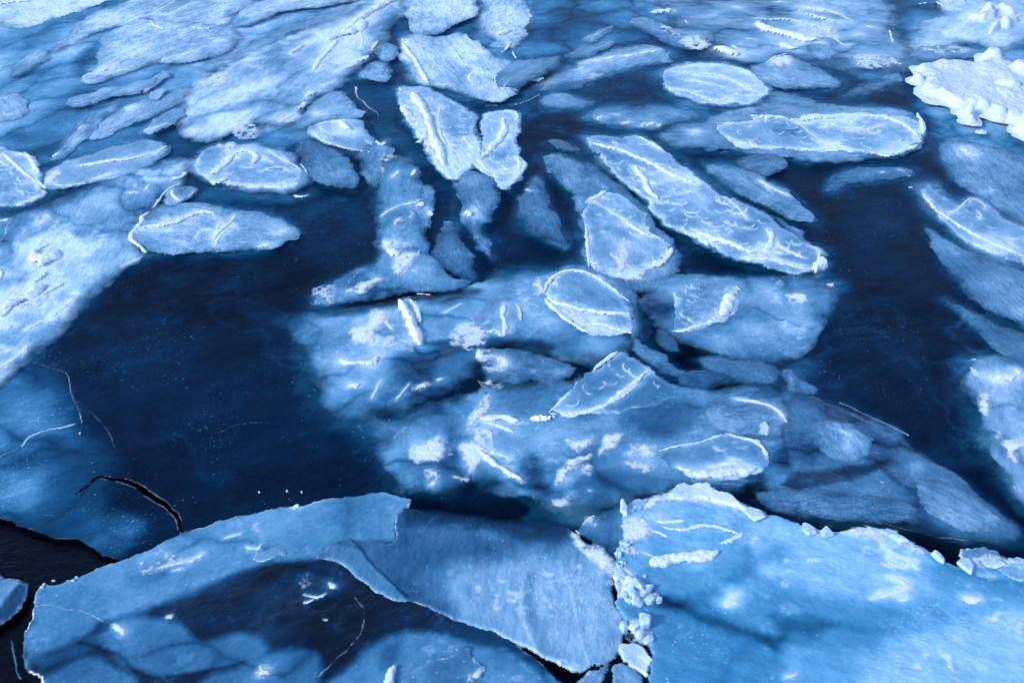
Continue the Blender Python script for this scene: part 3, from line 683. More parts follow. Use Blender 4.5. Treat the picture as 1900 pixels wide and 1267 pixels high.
floe('slim pan with a short crest between the big slanted pan and the right lead', [(1306, 304), (1340, 304), (1400, 318), (1440, 343), (1478, 365), (1504, 393), (1512, 414), (1478, 408), (1430, 388), (1382, 366), (1338, 336)], m=.60, soft=7, ridges=[([(1408, 336), (1425, 346), (1445, 356), (1470, 366)], 4.5, .8), ([(1418, 340), (1428, 354)], 4, .6)])
floe('dim thin pan left of the big slanted pan tip', [(1004, 266), (1030, 259), (1062, 264), (1082, 281), (1060, 286), (1030, 277)], m=.34, soft=5)
floe('big slanted pan with fish scale marks right of centre', [(1086, 252), (1110, 253), (1150, 258), (1185, 253), (1212, 264), (1235, 283), (1270, 308), (1312, 343), (1347, 363), (1392, 384), (1440, 410), (1480, 440), (1502, 455), (1526, 466), (1517, 490), (1500, 507), (1458, 506), (1400, 492), (1345, 474), (1290, 442), (1240, 422), (1218, 407), (1205, 377), (1180, 357), (1150, 332), (1120, 302), (1096, 276)],
     m=.69, soft=3, halo=11, hm=.42, rim=.5, rw=2.6, scales=95, sc_r=15, step=1.4, group='pans with shell marked surfaces', hgt=.02,
     ridges=[([(1092, 266), (1120, 273), (1150, 280), (1200, 300), (1245, 325), (1288, 342)], 7, 1), ([(1180, 312), (1190, 328), (1203, 352), (1218, 370)], 10, .8), ([(1296, 436), (1330, 446), (1380, 464), (1400, 470)], 12, .9), ([(1400, 470), (1440, 486), (1500, 502)], 5, .8), ([(1345, 368), (1370, 386), (1388, 410)], 4, .6), ([(1424, 428), (1434, 440), (1430, 455), (1418, 470)], 9, .7), ([(1442, 458), (1465, 468), (1490, 480)], 6, .7), ([(1448, 485), (1462, 489), (1490, 494)], 4, .7), ([(1505, 458), (1522, 466), (1518, 484)], 3, .8), ([(1186, 255), (1212, 268), (1232, 282)], 5, .7), ([(1400, 480), (1425, 482)], 7, .6)],
     patches=[([(1295, 425), (1330, 430), (1370, 455), (1330, 458), (1300, 445)], .5), ([(1400, 462), (1425, 455), (1440, 465), (1425, 482), (1402, 480)], .6)])
floe('thin shelf of pale ice along the upper edge of the big slanted pan', [(1420, 395), (1450, 405), (1485, 430), (1510, 455), (1524, 470), (1500, 458), (1470, 436), (1440, 414)], m=.48, soft=5)
floe('white lump of snow on the right tip of the big slanted pan', [(1506, 505), (1512, 488), (1528, 482), (1537, 490), (1530, 502), (1515, 512)], m=.9, soft=2, snow=.9, hgt=.09, name='snow_lump', cat='snow lump', group='loose snow lumps', step=1.4)
floe('small white lump in the dark water beyond the tip of the big slanted pan', [(1527, 531), (1536, 526), (1548, 530), (1551, 536), (1540, 534)], m=.9, soft=2, snow=.9, hgt=.05, name='snow_lump', cat='snow lump', group='loose snow lumps', step=1.4)
floe('dim long body of the pan behind the shell marked pan at centre', [(998, 292), (1030, 287), (1080, 300), (1130, 326), (1172, 356), (1200, 386), (1228, 424), (1254, 456), (1262, 480), (1250, 505), (1200, 545), (1130, 530), (1080, 505), (1082, 440), (1078, 390), (1052, 350), (1020, 320)], m=.53, soft=9, lobes=[(1060, 335, 20, 22, .15), (1190, 520, 50, 22, .08)])
floe('shell marked pan at centre with a snowy triangle on it', [(1084, 372), (1096, 364), (1124, 354), (1160, 364), (1190, 393), (1205, 428), (1228, 441), (1246, 460), (1240, 480), (1215, 496), (1190, 508), (1160, 522), (1120, 512), (1093, 496), (1088, 450), (1084, 410)], m=.66, soft=3, halo=5, hm=.5, rim=.45, rw=2.5, scales=30, sc_r=14, step=1.4, group='pans with shell marked surfaces',
     ridges=[([(1098, 372), (1110, 364), (1122, 356)], 6, .8), ([(1162, 414), (1180, 426), (1204, 438)], 7, .7), ([(1087, 420), (1089, 450), (1092, 478), (1093, 497)], 4, .8), ([(1210, 496), (1228, 488), (1240, 476), (1246, 462)], 7, .7), ([(1205, 437), (1228, 443), (1245, 460)], 2.5, .6), ([(1100, 375), (1130, 390), (1165, 415)], 2.5, .35)],
     patches=[([(1163, 448), (1146, 462), (1142, 485), (1128, 505), (1150, 512), (1165, 495)], .55), ([(1148, 516), (1168, 496), (1190, 502), (1200, 518), (1170, 522)], .85), ([(1150, 455), (1160, 450), (1168, 475), (1152, 478)], .7)])
# left side
floe('whitish pan cut by the left edge with a ring of snow', [(-60, 268), (0, 271), (30, 284), (55, 285), (70, 312), (86, 350), (76, 370), (40, 386), (0, 384), (-60, 384)], m=.74, soft=4, rim=.7, rw=3.5, halo=7, hm=.4, scales=16, sc_r=13,
     ridges=[([(5, 285), (25, 302), (40, 318), (68, 338)], 5, .7), ([(38, 286), (55, 290), (66, 312), (72, 322)], 6, .8), ([(36, 380), (56, 372), (70, 368)], 5, .7), ([(68, 335), (80, 345), (86, 352)], 5, .8), ([(0, 300), (15, 310)], 4, .5)])
floe('small pale pan cut by the left edge above the dark lead', [(-60, 180), (0, 176), (40, 171), (62, 182), (60, 200), (42, 221), (0, 229), (-60, 230)], m=.72, soft=5, scales=6, sc_r=14)
floe('slim pointed pan with a bright lengthwise crest at left', [(78, 346), (86, 325), (122, 300), (170, 284), (230, 267), (282, 259), (312, 271), (302, 290), (262, 318), (200, 335), (150, 345), (98, 354)], m=.70, soft=4, halo=8, hm=.4,
     ridges=[([(146, 309), (170, 307), (205, 299), (240, 298), (262, 290), (278, 287)], 7, .9), ([(92, 332), (98, 340), (112, 347), (150, 342), (166, 340)], 4, .7), ([(290, 286), (302, 276), (310, 270)], 3, .7), ([(175, 332), (195, 328)], 3, .5)], patches=[([(80, 335), (104, 315), (120, 322), (104, 334), (98, 346)], .7)])
floe('slim pan with a thin bright outline above the slim crested pan', [(262, 246), (275, 230), (310, 207), (338, 200), (349, 208), (322, 234), (282, 252)], m=.66, soft=4, rim=.6, rw=2, ridges=[([(270, 242), (290, 238), (310, 230)], 3.5, .7)])
floe('large smooth milky sheet at left, sloping down to the edge of the photo', [(-80, 395), (0, 402), (50, 398), (110, 385), (170, 345), (235, 320), (300, 300), (350, 296), (345, 318), (330, 340), (292, 370), (264, 400), (244, 430), (256, 452), (268, 474), (240, 492), (205, 512), (170, 548), (140, 572), (115, 600), (85, 632), (45, 670), (0, 706), (-80, 760)], m=.72, soft=16, rough=3, tint=.15, group='large milky sheets',
     ridges=[([(345, 322), (336, 330), (322, 333)], 7, .9), ([(334, 340), (310, 352), (295, 372), (282, 390)], 3.2, .8), ([(278, 395), (262, 404), (266, 412), (252, 425), (243, 436), (246, 448), (262, 458), (270, 470)], 6, .9), ([(268, 476), (250, 484), (230, 494)], 2.6, .6), ([(240, 358), (258, 358)], 5, .5), ([(272, 352), (276, 345)], 4, .5),
             ([(60, 472), (72, 462), (90, 454)], 7, .8), ([(66, 470), (72, 485), (100, 478), (98, 470), (80, 494)], 17, .9), ([(66, 524), (78, 514), (84, 508)], 7, .9), ([(10, 572), (30, 560), (55, 550), (76, 534)], 17, .9), ([(40, 566), (70, 556), (90, 538), (116, 528)], 7, .7), ([(0, 590), (14, 578), (22, 568)], 8, .8), ([(50, 612), (62, 606), (82, 596)], 4, .8), ([(10, 610), (20, 606)], 8, .6), ([(0, 682), (20, 670), (40, 656)], 4, .6), ([(0, 655), (24, 650)], 4, .6), ([(95, 590), (118, 572), (134, 558)], 4, .5), ([(44, 650), (52, 642)], 6, .7), ([(0, 500), (4, 510), (0, 520)], 6, .7), ([(5, 410), (16, 408)], 6, .6)],
     patches=[([(65, 405), (85, 392), (100, 400), (85, 415), (68, 420)], .4), ([(80, 440), (108, 408), (112, 412), (92, 444)], .35), ([(52, 560), (80, 545), (95, 548), (70, 572), (50, 574)], .6), ([(95, 590), (128, 560), (136, 562), (108, 592)], .45)],
     clouds=[([(-80, 400), (60, 396), (40, 430), (0, 470), (-80, 480)], .50, 14), ([(130, 430), (150, 425), (158, 440), (135, 445)], .62, 10)], lobes=[(185, 460, 40, 34, .08), (40, 520, 60, 40, .06)], veins=[([(18, 412), (10, 432), (0, 452)], 1.4, .5), ([(56, 415), (40, 440), (28, 462)], 1.5, .5)])
floe('grey-blue lower pan with a curved white crest and folded marks, left of centre', [(247, 432), (262, 402), (290, 382), (340, 375), (400, 382), (460, 391), (520, 404), (557, 432), (532, 450), (490, 463), (420, 467), (340, 469), (296, 474), (262, 464)], m=.62, soft=6,
     ridges=[([(258, 425), (290, 421), (322, 415), (350, 402), (372, 394), (385, 394), (397, 400)], 8, .9), ([(436, 400), (430, 412), (418, 420), (404, 434), (396, 444)], 5, .7), ([(432, 420), (418, 428), (404, 444), (400, 456)], 4, .6), ([(364, 442), (370, 430), (388, 427)], 2.5, .6), ([(408, 412), (402, 425), (418, 420)], 2.5, .5), ([(484, 458), (492, 454), (502, 457)], 6, .9)], patches=[([(405, 405), (430, 398), (432, 450), (400, 456)], .2)],
     lobes=[(518, 432, 20, 10, .2), (330, 430, 60, 22, .08)])
floe('small rounded pan with a bright hook mark above the curved crest', [(304, 374), (312, 354), (332, 345), (352, 347), (366, 356), (345, 372), (320, 380)], m=.62, soft=5, rim=.35, rw=2, ridges=[([(319, 354), (322, 366), (334, 374)], 5, .6), ([(362, 354), (352, 364)], 2.5, .5)])
floe('pale oval pan with looping white crests left of centre', [(356, 308), (372, 288), (400, 271), (450, 268), (500, 274), (532, 288), (556, 314), (560, 340), (545, 348), (480, 350), (425, 345), (385, 336)], m=.70, soft=4, halo=22, hm=.50, rim=.25, rw=2.5, scales=16, sc_r=12,
     ridges=[([(392, 324), (410, 312), (426, 298), (436, 286)], 7, .7), ([(436, 284), (455, 280), (470, 284), (478, 292), (470, 304)], 7, .9), ([(392, 338), (408, 340), (418, 332)], 8, .8), ([(422, 342), (460, 346), (500, 345), (540, 342)], 4, .8), ([(485, 320), (500, 312), (526, 310), (540, 320)], 2.8, .7), ([(498, 280), (520, 294), (545, 306), (558, 316)], 3.5, .6), ([(484, 296), (500, 298), (508, 304)], 3, .6), ([(545, 364), (560, 366), (574, 362)], 4, .7), ([(558, 304), (566, 315), (570, 322)], 2.5, .6)], patches=[([(400, 270), (430, 262), (440, 280), (415, 290)], .5)])
floe('dark grey pan right of the pan with looping crests', [(546, 272), (562, 262), (600, 268), (636, 282), (658, 310), (666, 342), (656, 352), (612, 344), (578, 334), (558, 306)], m=.48, soft=6, lobes=[(635, 322, 24, 12, .12)])
floe('wedge shaped pan with a bright lower rim and a white block on top', [(562, 246), (590, 228), (640, 219), (672, 221), (678, 245), (703, 275), (690, 285), (650, 278), (612, 271), (582, 256)], m=.70, soft=4, halo=6, hm=.45,
     ridges=[([(580, 246), (596, 260), (620, 270), (650, 278), (692, 284)], 4, .8), ([(634, 226), (642, 236), (650, 244)], 11, .8), ([(592, 232), (606, 226), (625, 226)], 3, .6), ([(594, 238), (606, 248), (630, 250)], 3, .5), ([(680, 262), (700, 278)], 2.5, .5)])
floe('thin dim pan joining the milky sheet above the wedge shaped pan', [(540, 236), (560, 212), (590, 182), (620, 168), (640, 180), (650, 198), (690, 212), (660, 220), (610, 222), (570, 234)], m=.52, soft=8, lobes=[(588, 212, 16, 8, .2)], veins=[([(600, 206), (635, 196), (665, 206), (700, 212)], 1.2, .3)])
floe('small frosted pan under the neck of ice left of centre', [(672, 276), (700, 262), (722, 256), (730, 280), (710, 312), (740, 320), (720, 345), (690, 352), (672, 330), (664, 300)], m=.55, soft=9, ridges=[([(698, 262), (706, 272), (715, 264)], 4, .6), ([(730, 310), (738, 325), (728, 338)], 4, .6)], patches=[([(706, 285), (735, 285), (742, 310), (720, 335), (705, 310)], .35)])
floe('tall crystalline pan with a bold white spine, left of top centre', [(732, 170), (745, 160), (790, 164), (845, 190), (882, 216), (886, 224), (876, 245), (886, 268), (890, 286), (876, 306), (858, 328), (836, 334), (816, 312), (795, 282), (776, 252), (748, 215)], m=.71, soft=3.5, halo=10, hm=.5, rim=.4, rw=2.8, scales=28, sc_r=10, step=1.4, group='pans with shell marked surfaces',
     ridges=[([(765, 176), (780, 192), (792, 215), (798, 245), (812, 275), (825, 308)], 12, 1), ([(814, 240), (822, 262), (826, 270)], 5, .6), ([(818, 196), (812, 215), (816, 235)], 3, .6), ([(862, 258), (874, 270), (886, 275)], 5, .7), ([(742, 200), (756, 212), (762, 216)], 9, .5), ([(770, 266), (782, 262), (790, 250)], 6, .6), ([(832, 330), (848, 325), (858, 314)], 3, .7), ([(845, 300), (858, 312)], 3, .5)],
     patches=[([(765, 180), (790, 190), (800, 250), (820, 300), (800, 290), (780, 240)], .35)])
floe('upright pan with a forked white crest beside the tall crystalline pan', [(892, 224), (905, 210), (935, 205), (962, 207), (964, 235), (956, 260), (962, 285), (972, 303), (962, 330), (940, 351), (925, 346), (905, 328), (885, 316), (877, 300), (895, 280), (893, 250)], m=.70, soft=3.5, halo=7, hm=.45, rim=.55, rw=3, scales=18, sc_r=11, step=1.4, group='pans with shell marked surfaces',
     ridges=[([(932, 222), (938, 238), (930, 258), (912, 275), (888, 300)], 8, .9), ([(894, 300), (902, 316), (918, 322), (930, 318)], 3.5, .7), ([(956, 292), (966, 302), (962, 316)], 5, .7), ([(938, 205), (960, 209), (960, 222)], 3.5, .7), ([(940, 240), (930, 262), (915, 272)], 5, .6)])
floe('rounded grey pan with one small white blob, under the upright pan', [(846, 345), (852, 328), (872, 314), (902, 322), (926, 345), (924, 378), (908, 408), (896, 430), (912, 460), (914, 478), (896, 462), (876, 436), (860, 415), (850, 385)], m=.52, soft=6, lobes=[(885, 395, 16, 26, .16)], ridges=[([(865, 397), (874, 396)], 12, .8)])
floe('dark speckled pan standing between two leads at centre left', [(820, 408), (836, 412), (858, 448), (884, 490), (884, 522), (850, 514), (808, 492), (802, 460)], m=.46, soft=6)
floe('narrow frosted pan above the dark speckled pan', [(784, 348), (800, 344), (804, 380), (800, 414), (790, 428), (764, 400), (768, 370)], m=.50, soft=6, ridges=[([(797, 392), (798, 402)], 6, .3)])
floe('milky neck of ice running down from the upper pans to the lower left sheet', [(704, 302), (740, 288), (772, 300), (785, 340), (770, 380), (775, 400), (795, 445), (802, 478), (840, 515), (878, 524), (820, 538), (740, 548), (700, 556), (630, 564), (590, 566), (578, 550), (600, 528), (650, 508), (700, 488), (712, 468), (710, 430), (704, 380)], m=.56, soft=10, tint=.2, group='large milky sheets',
     ridges=[([(706, 403), (728, 388), (750, 380), (770, 377), (784, 370)], 4, .7), ([(715, 450), (728, 452)], 8, .6), ([(722, 464), (736, 474)], 12, .5), ([(776, 384), (782, 376)], 7, .5), ([(765, 326), (770, 315)], 5, .5), ([(728, 330), (740, 318)], 4, .5)],
     patches=[([(738, 470), (780, 465), (760, 492), (736, 515), (726, 490)], .75), ([(640, 538), (662, 532), (700, 510), (712, 516), (680, 545), (645, 548)], .75), ([(765, 500), (775, 498), (772, 512)], .6), ([(725, 415), (755, 395), (780, 385), (770, 400), (740, 430)], .35), ([(720, 450), (760, 450), (760, 462), (720, 462)], .45), ([(570, 540), (620, 520), (620, 560), (590, 566)], .3)], veins=[([(700, 475), (660, 510), (640, 535)], 1.2, .35), ([(778, 466), (760, 492), (738, 516)], 1.4, .8)])
floe('dark triangular pan in the lead above centre', [(960, 386), (974, 350), (998, 322), (1016, 362), (1036, 410), (1060, 450), (1050, 462), (1010, 442), (968, 420)], m=.44, soft=7, ridges=[([(975, 352), (985, 355)], 4, .4)])
# centre
floe('broad smooth milky sheet at the middle left of the picture', [(556, 603), (600, 588), (655, 572), (740, 553), (830, 545), (900, 527), (960, 512), (1010, 505), (1100, 505), (1165, 535), (1188, 590), (1188, 625), (1170, 650), (1120, 668), (1050, 662), (1000, 648), (960, 640), (905, 640), (890, 660), (870, 700), (815, 730), (765, 748), (700, 765), (650, 770), (612, 742), (594, 690), (574, 650)], m=.58, soft=22, tint=.3, rough=4, group='large milky sheets',
     ridges=[([(630, 670), (660, 675), (690, 678), (702, 664)], 10, .8), ([(648, 718), (666, 716)], 9, .6), ([(774, 722), (790, 715)], 10, .5), ([(714, 596), (728, 606), (745, 614)], 4, .5), ([(824, 582), (842, 572), (855, 565)], 3, .6), ([(772, 545), (798, 547)], 3, .5), ([(688, 636), (692, 628)], 6, .5), ([(690, 740), (702, 715), (706, 708)], 3, .5), ([(735, 742), (760, 712)], 2.5, .35), ([(890, 650), (892, 668)], 8, .5), ([(812, 706), (822, 703)], 5, .5)],
     patches=[([(648, 610), (680, 604), (695, 585), (718, 578), (720, 592), (700, 612), (688, 640), (650, 640)], .8), ([(690, 578), (700, 574), (720, 584), (700, 604), (688, 612)], .7), ([(830, 628), (850, 602), (875, 596), (905, 620), (900, 640), (860, 650)], .55), ([(700, 630), (735, 622), (740, 640), (705, 650)], .45), ([(720, 650), (840, 640), (860, 690), (760, 700)], .25), ([(990, 520), (1006, 515), (1008, 545), (998, 545)], .7), ([(660, 540), (700, 530), (690, 560)], .2), ([(770, 622), (770, 650), (740, 652), (750, 635)], .5)],
     clouds=[([(590, 575), (760, 540), (880, 530), (900, 545), (760, 562), (640, 590)], .16, 12), ([(720, 665), (880, 640), (900, 680), (800, 720), (730, 710)], .36, 25), ([(770, 640), (870, 625), (990, 632), (1040, 650), (900, 655)], .22, 12)], lobes=[(740, 600, 30, 40, .1), (1090, 640, 70, 16, .05)])
floe('rounded pan with a thick standing white wall at the middle left', [(700, 622), (722, 588), (740, 560), (756, 551), (776, 566), (784, 600), (788, 640), (760, 640), (725, 634)], m=.62, soft=5, halo=6, hm=.5, ridges=[([(740, 560), (752, 575), (764, 598), (772, 622), (780, 640)], 13, 1.2), ([(760, 556), (774, 572), (780, 600)], 5, .6), ([(716, 598), (728, 612)], 4, .5)])
floe('small pan with an L shaped white ridge left of the oval pan', [(872, 606), (890, 572), (925, 550), (952, 556), (968, 578), (966, 608), (942, 626), (905, 620)], m=.62, soft=4, halo=8, hm=.5, ridges=[([(936, 566), (932, 585), (938, 600), (936, 620)], 6, .8), ([(958, 562), (966, 580), (966, 596)], 3, .7), ([(882, 612), (905, 618), (920, 612), (930, 622)], 4, .6), ([(896, 604), (904, 598)], 2, .5)])
floe('crisp oval pan with an arched white rim at the centre', [(1008, 556), (1012, 530), (1035, 507), (1066, 501), (1097, 508), (1132, 526), (1158, 552), (1174, 578), (1178, 606), (1165, 623), (1130, 625), (1088, 618), (1058, 590), (1026, 572)], m=.66, soft=3, halo=26, hm=.56, rim=.3, rw=2.5, step=1.6, tint=.15,
     ridges=[([(1008, 545), (1016, 524), (1036, 506), (1066, 501), (1100, 510), (1125, 528), (1148, 545)], 5, .9), ([(1016, 556), (1050, 568), (1090, 578), (1130, 582), (1168, 585)], 8, 1), ([(1012, 556), (1035, 580), (1060, 600), (1080, 612), (1090, 617)], 7, .7), ([(1078, 605), (1110, 600), (1140, 610), (1170, 618)], 7, .6), ([(1050, 572), (1090, 592), (1120, 590)], 4, .5), ([(1150, 548), (1168, 560)], 3, .6), ([(1028, 525), (1034, 530)], 10, .4)],
     patches=[([(1020, 565), (1060, 575), (1095, 590), (1085, 612), (1060, 600)], .55), ([(1075, 598), (1110, 605), (1165, 618), (1120, 624), (1085, 616)], .6)])
floe('smooth sheet with dim lobes right of the centre', [(1176, 552), (1235, 505), (1320, 515), (1400, 516), (1480, 508), (1548, 526), (1552, 562), (1530, 592), (1502, 636), (1476, 655), (1440, 672), (1380, 668), (1330, 658), (1270, 634), (1230, 610), (1195, 588)], m=.54, soft=12, tint=.15, group='large milky sheets', lobes=[(1425, 545, 30, 16, .12), (1490, 575, 24, 14, .1), (1420, 620, 30, 14, .08), (1465, 618, 14, 8, .12), (1330, 630, 40, 12, .05), (1350, 640, 40, 12, .05)],
     patches=[([(1462, 550), (1480, 545), (1496, 548), (1494, 560), (1478, 564), (1462, 558)], .75), ([(1437, 522), (1452, 522), (1446, 538)], .5)], veins=[([(1402, 572), (1440, 592), (1490, 610), (1508, 611)], 2, -.22)])
floe('pan with curled scale marks and a white bar on its right, right of centre', [(1246, 530), (1275, 524), (1330, 526), (1368, 533), (1374, 560), (1356, 590), (1322, 604), (1292, 617), (1254, 616), (1252, 580)], m=.63, soft=4, halo=6, hm=.52, scales=34, sc_r=12, step=1.4, group='pans with shell marked surfaces', ridges=[([(1358, 546), (1348, 570), (1336, 588)], 13, .7), ([(1250, 616), (1272, 615), (1290, 606), (1316, 602)], 5.5, 1), ([(1366, 532), (1374, 540)], 4, .5)])
floe('small dim pan inside the dark crease right of centre', [(1214, 618), (1232, 612), (1258, 640), (1262, 652), (1240, 650), (1220, 640)], m=.36, soft=6)
floe('dim streaked pan below the small one in the dark crease', [(1180, 630), (1200, 645), (1235, 655), (1256, 682), (1290, 700), (1240, 705), (1195, 670), (1172, 650)], m=.48, soft=8)
floe('flat dim pan lying right of the tent shaped pan', [(1254, 692), (1300, 684), (1370, 702), (1398, 708), (1345, 716), (1300, 728), (1270, 722)], m=.42, soft=7)
floe('dim grey sheet along the right side of the dark crease', [(1290, 668), (1340, 662), (1440, 676), (1462, 700), (1440, 722), (1395, 706), (1330, 690)], m=.42, soft=10)
floe('middle pan with frosted left end under the dark crease', [(884, 655), (920, 646), (975, 652), (1030, 664), (1072, 686), (1052, 702), (1000, 704), (940, 712), (896, 704)], m=.46, soft=6, lobes=[(1038, 692, 14, 9, .2), (992, 690, 10, 6, .15), (930, 680, 20, 18, .15)], ridges=[([(924, 664), (940, 672), (930, 680)], 9, .5)], patches=[([(888, 652), (912, 650), (945, 662), (940, 690), (905, 690), (890, 670)], .4), ([(890, 702), (935, 706), (925, 722), (895, 722)], .4)])
floe('great smooth sheet across the lower middle of the picture', [(700, 800), (760, 772), (830, 750), (895, 732), (960, 718), (1010, 712), (1060, 705), (1110, 700), (1240, 705), (1290, 728), (1330, 735), (1400, 720), (1450, 690), (1490, 720), (1500, 760), (1520, 800), (1500, 860), (1450, 900), (1380, 910), (1300, 905), (1240, 905), (1160, 925), (1080, 940), (1000, 915), (930, 905), (860, 900), (800, 914), (752, 905), (722, 870)], m=.54, soft=26, tint=.25, rough=4, group='large milky sheets',
     ridges=[([(892, 778), (920, 774), (945, 778), (962, 784)], 10, 1), ([(900, 782), (930, 792), (952, 802)], 5, .6), ([(890, 840), (910, 856), (940, 876), (968, 892)], 9, 1.1), ([(905, 840), (925, 842), (945, 850)], 4, .6), ([(800, 900), (808, 896)], 6, .5), ([(1094, 911), (1096, 911)], 3, 1)],
     patches=[([(762, 826), (790, 822), (822, 804), (820, 850), (800, 858), (762, 858)], .92), ([(848, 830), (880, 815), (905, 832), (900, 852), (884, 862), (875, 885), (862, 862)], 1.0), ([(890, 745), (912, 730), (908, 752), (900, 770), (880, 790), (868, 800), (866, 785), (880, 760)], .75), ([(868, 800), (900, 795), (920, 800), (915, 820), (885, 825)], .6), ([(728, 808), (755, 790), (750, 800), (732, 812)], .5), ([(1048, 815), (1070, 822), (1095, 808), (1108, 812), (1085, 830), (1065, 840)], .7), ([(1125, 802), (1160, 800), (1150, 820), (1125, 838), (1110, 850), (1120, 820)], .7), ([(1165, 825), (1210, 825), (1218, 840), (1200, 850), (1180, 835)], .75), ([(1155, 845), (1180, 835), (1178, 850)], .8), ([(1060, 850), (1100, 845), (1080, 860), (1050, 890), (1025, 898), (1040, 875)], .7), ([(1080, 862), (1100, 862), (1095, 880), (1078, 880)], .5), ([(1160, 852), (1215, 858), (1200, 882), (1170, 870)], .4), ([(792, 870), (815, 872), (812, 888), (792, 888)], .55), ([(840, 885), (868, 888), (860, 898)], .45), ([(1025, 925), (1065, 920), (1060, 935), (1030, 940)], .5), ([(826, 830), (838, 830), (830, 850)], .4)],
     clouds=[([(985, 830), (1010, 860), (1015, 900), (1060, 905), (1050, 930), (990, 925), (960, 890)], .30, 18), ([(1150, 770), (1240, 740), (1300, 750), (1280, 790), (1230, 820), (1170, 800)], .36, 22), ([(1060, 880), (1200, 870), (1230, 900), (1120, 930), (1050, 930)], .40, 18), ([(1420, 830), (1500, 800), (1520, 850), (1440, 890)], .38, 18), ([(820, 860), (850, 830), (850, 900), (820, 905)], .42, 12)], lobes=[(1110, 790, 40, 12, .12), (1420, 750, 50, 30, .05)], veins=[([(905, 728), (890, 790), (870, 870), (870, 910)], 1.5, -.2)])
floe('tent shaped crystalline pan pointing up just below centre', [(1016, 768), (1044, 738), (1074, 706), (1086, 694), (1100, 688), (1126, 668), (1152, 650), (1172, 662), (1202, 682), (1234, 706), (1262, 730), (1230, 750), (1170, 762), (1110, 768), (1060, 772)], m=.60, soft=3, halo=8, hm=.42, rim=.45, rw=2.2, step=1.5, tint=.12, scales=12, sc_r=14, clouds=[([(1205, 690), (1140, 740), (1110, 765), (1200, 768), (1280, 735), (1240, 700)], .46, 10)],
     ridges=[([(1102, 686), (1124, 668), (1145, 654)], 5.5, .9), ([(1204, 690), (1176, 712), (1148, 734), (1120, 756), (1080, 767), (1050, 768)], 7, .9), ([(1184, 712), (1160, 730), (1140, 745)], 5, .6), ([(1017, 767), (1036, 750), (1055, 732)], 3, .8), ([(1016, 768), (1050, 768)], 2.5, .6)])
floe('short white ridge of snow just left below the tent shaped pan', [(985, 778), (1000, 774), (1030, 772), (1040, 775), (1025, 780), (995, 782)], m=.85, soft=2, snow=.95, hgt=.05, step=1.5, name='snow_lump', cat='snow lump', group='loose snow lumps')
floe('raised pan with a peaked rim and a thick snow bar, lower right of centre', [(1220, 838), (1256, 826), (1298, 822), (1342, 804), (1382, 812), (1412, 822), (1428, 850), (1420, 880), (1372, 892), (1300, 892), (1252, 872)], m=.60, soft=3, halo=22, hm=.54, step=1.6, tint=.2,
     ridges=[([(1222, 838), (1260, 826), (1298, 822), (1325, 812), (1344, 805)], 3.6, .8), ([(1346, 805), (1375, 813), (1405, 820), (1418, 835), (1424, 850)], 5, .8), ([(1280, 882), (1320, 880), (1360, 877), (1400, 872)], 11, 1), ([(1258, 868), (1280, 874)], 6, .6), ([(1320, 870), (1340, 862), (1362, 858), (1372, 864)], 7, .6), ([(1362, 855), (1385, 868), (1408, 872)], 4, .5), ([(1325, 832), (1335, 838), (1345, 836)], 2.2, .4), ([(1400, 816), (1412, 822)], 4, .6)], patches=[([(1300, 872), (1370, 858), (1400, 870), (1380, 886), (1310, 884)], .6)])
floe('rounded pan with a curved white arc, upper part of the lower right group', [(1296, 762), (1336, 728), (1390, 716), (1442, 726), (1472, 760), (1466, 800), (1432, 818), (1382, 806), (1330, 794)], m=.57, soft=9, ridges=[([(1366, 742), (1392, 744), (1422, 750), (1446, 764), (1460, 784)], 6, .6)], lobes=[(1330, 770, 26, 16, .1)])
floe('small round white capped bump on the pan with the curved arc', [(1402, 796), (1412, 782), (1426, 782), (1434, 795), (1428, 808), (1410, 810)], m=.78, soft=3, snow=.35, hgt=.03, name='snow_lump', cat='snow lump', group='loose snow lumps')
floe('small pan with a pale slanting rib at the edge of the right lead', [(1446, 690), (1462, 682), (1485, 696), (1508, 720), (1508, 736), (1485, 738), (1460, 722)], m=.50, soft=6, lobes=[(1468, 708, 8, 16, .2)])
floe('long sheet tapering along the lower edge of the right lead', [(1470, 720), (1530, 742), (1600, 772), (1655, 800), (1690, 835), (1745, 862), (1800, 900), (1850, 945), (1890, 985), (1860, 1004), (1760, 992), (1680, 975), (1600, 950), (1500, 915), (1440, 900), (1480, 880), (1450, 800)], m=.42, soft=12, group='large milky sheets', clouds=[([(1380, 900), (1450, 885), (1540, 870), (1620, 860), (1660, 845), (1640, 872), (1560, 895), (1480, 915)], .16, 10)], lobes=[(1640, 800, 40, 16, .1), (1700, 865, 20, 10, .14)])
floe('egg shaped pale pan with a small white fleck, lower right group', [(1498, 792), (1528, 774), (1578, 782), (1614, 808), (1622, 836), (1594, 860), (1546, 860), (1516, 834)], m=.60, soft=7, ridges=[([(1562, 800), (1574, 806)], 4, .7)], lobes=[(1580, 830, 26, 16, .08)])
floe('pale lens pan at the lower end of the right lead', [(1690, 895), (1735, 880), (1790, 910), (1850, 950), (1868, 975), (1838, 992), (1775, 986), (1720, 955), (1696, 925)], m=.60, soft=10, lobes=[(1835, 965, 14, 10, .12)])
floe('long dim pan under the lower right lead', [(1395, 918), (1450, 904), (1520, 906), (1600, 922), (1690, 930), (1705, 965), (1620, 968), (1520, 956), (1430, 940)], m=.46, soft=9, lobes=[(1655, 915, 20, 10, .12)], veins=[([(1410, 905), (1520, 888), (1600, 886), (1680, 890)], 1.2, .3)])
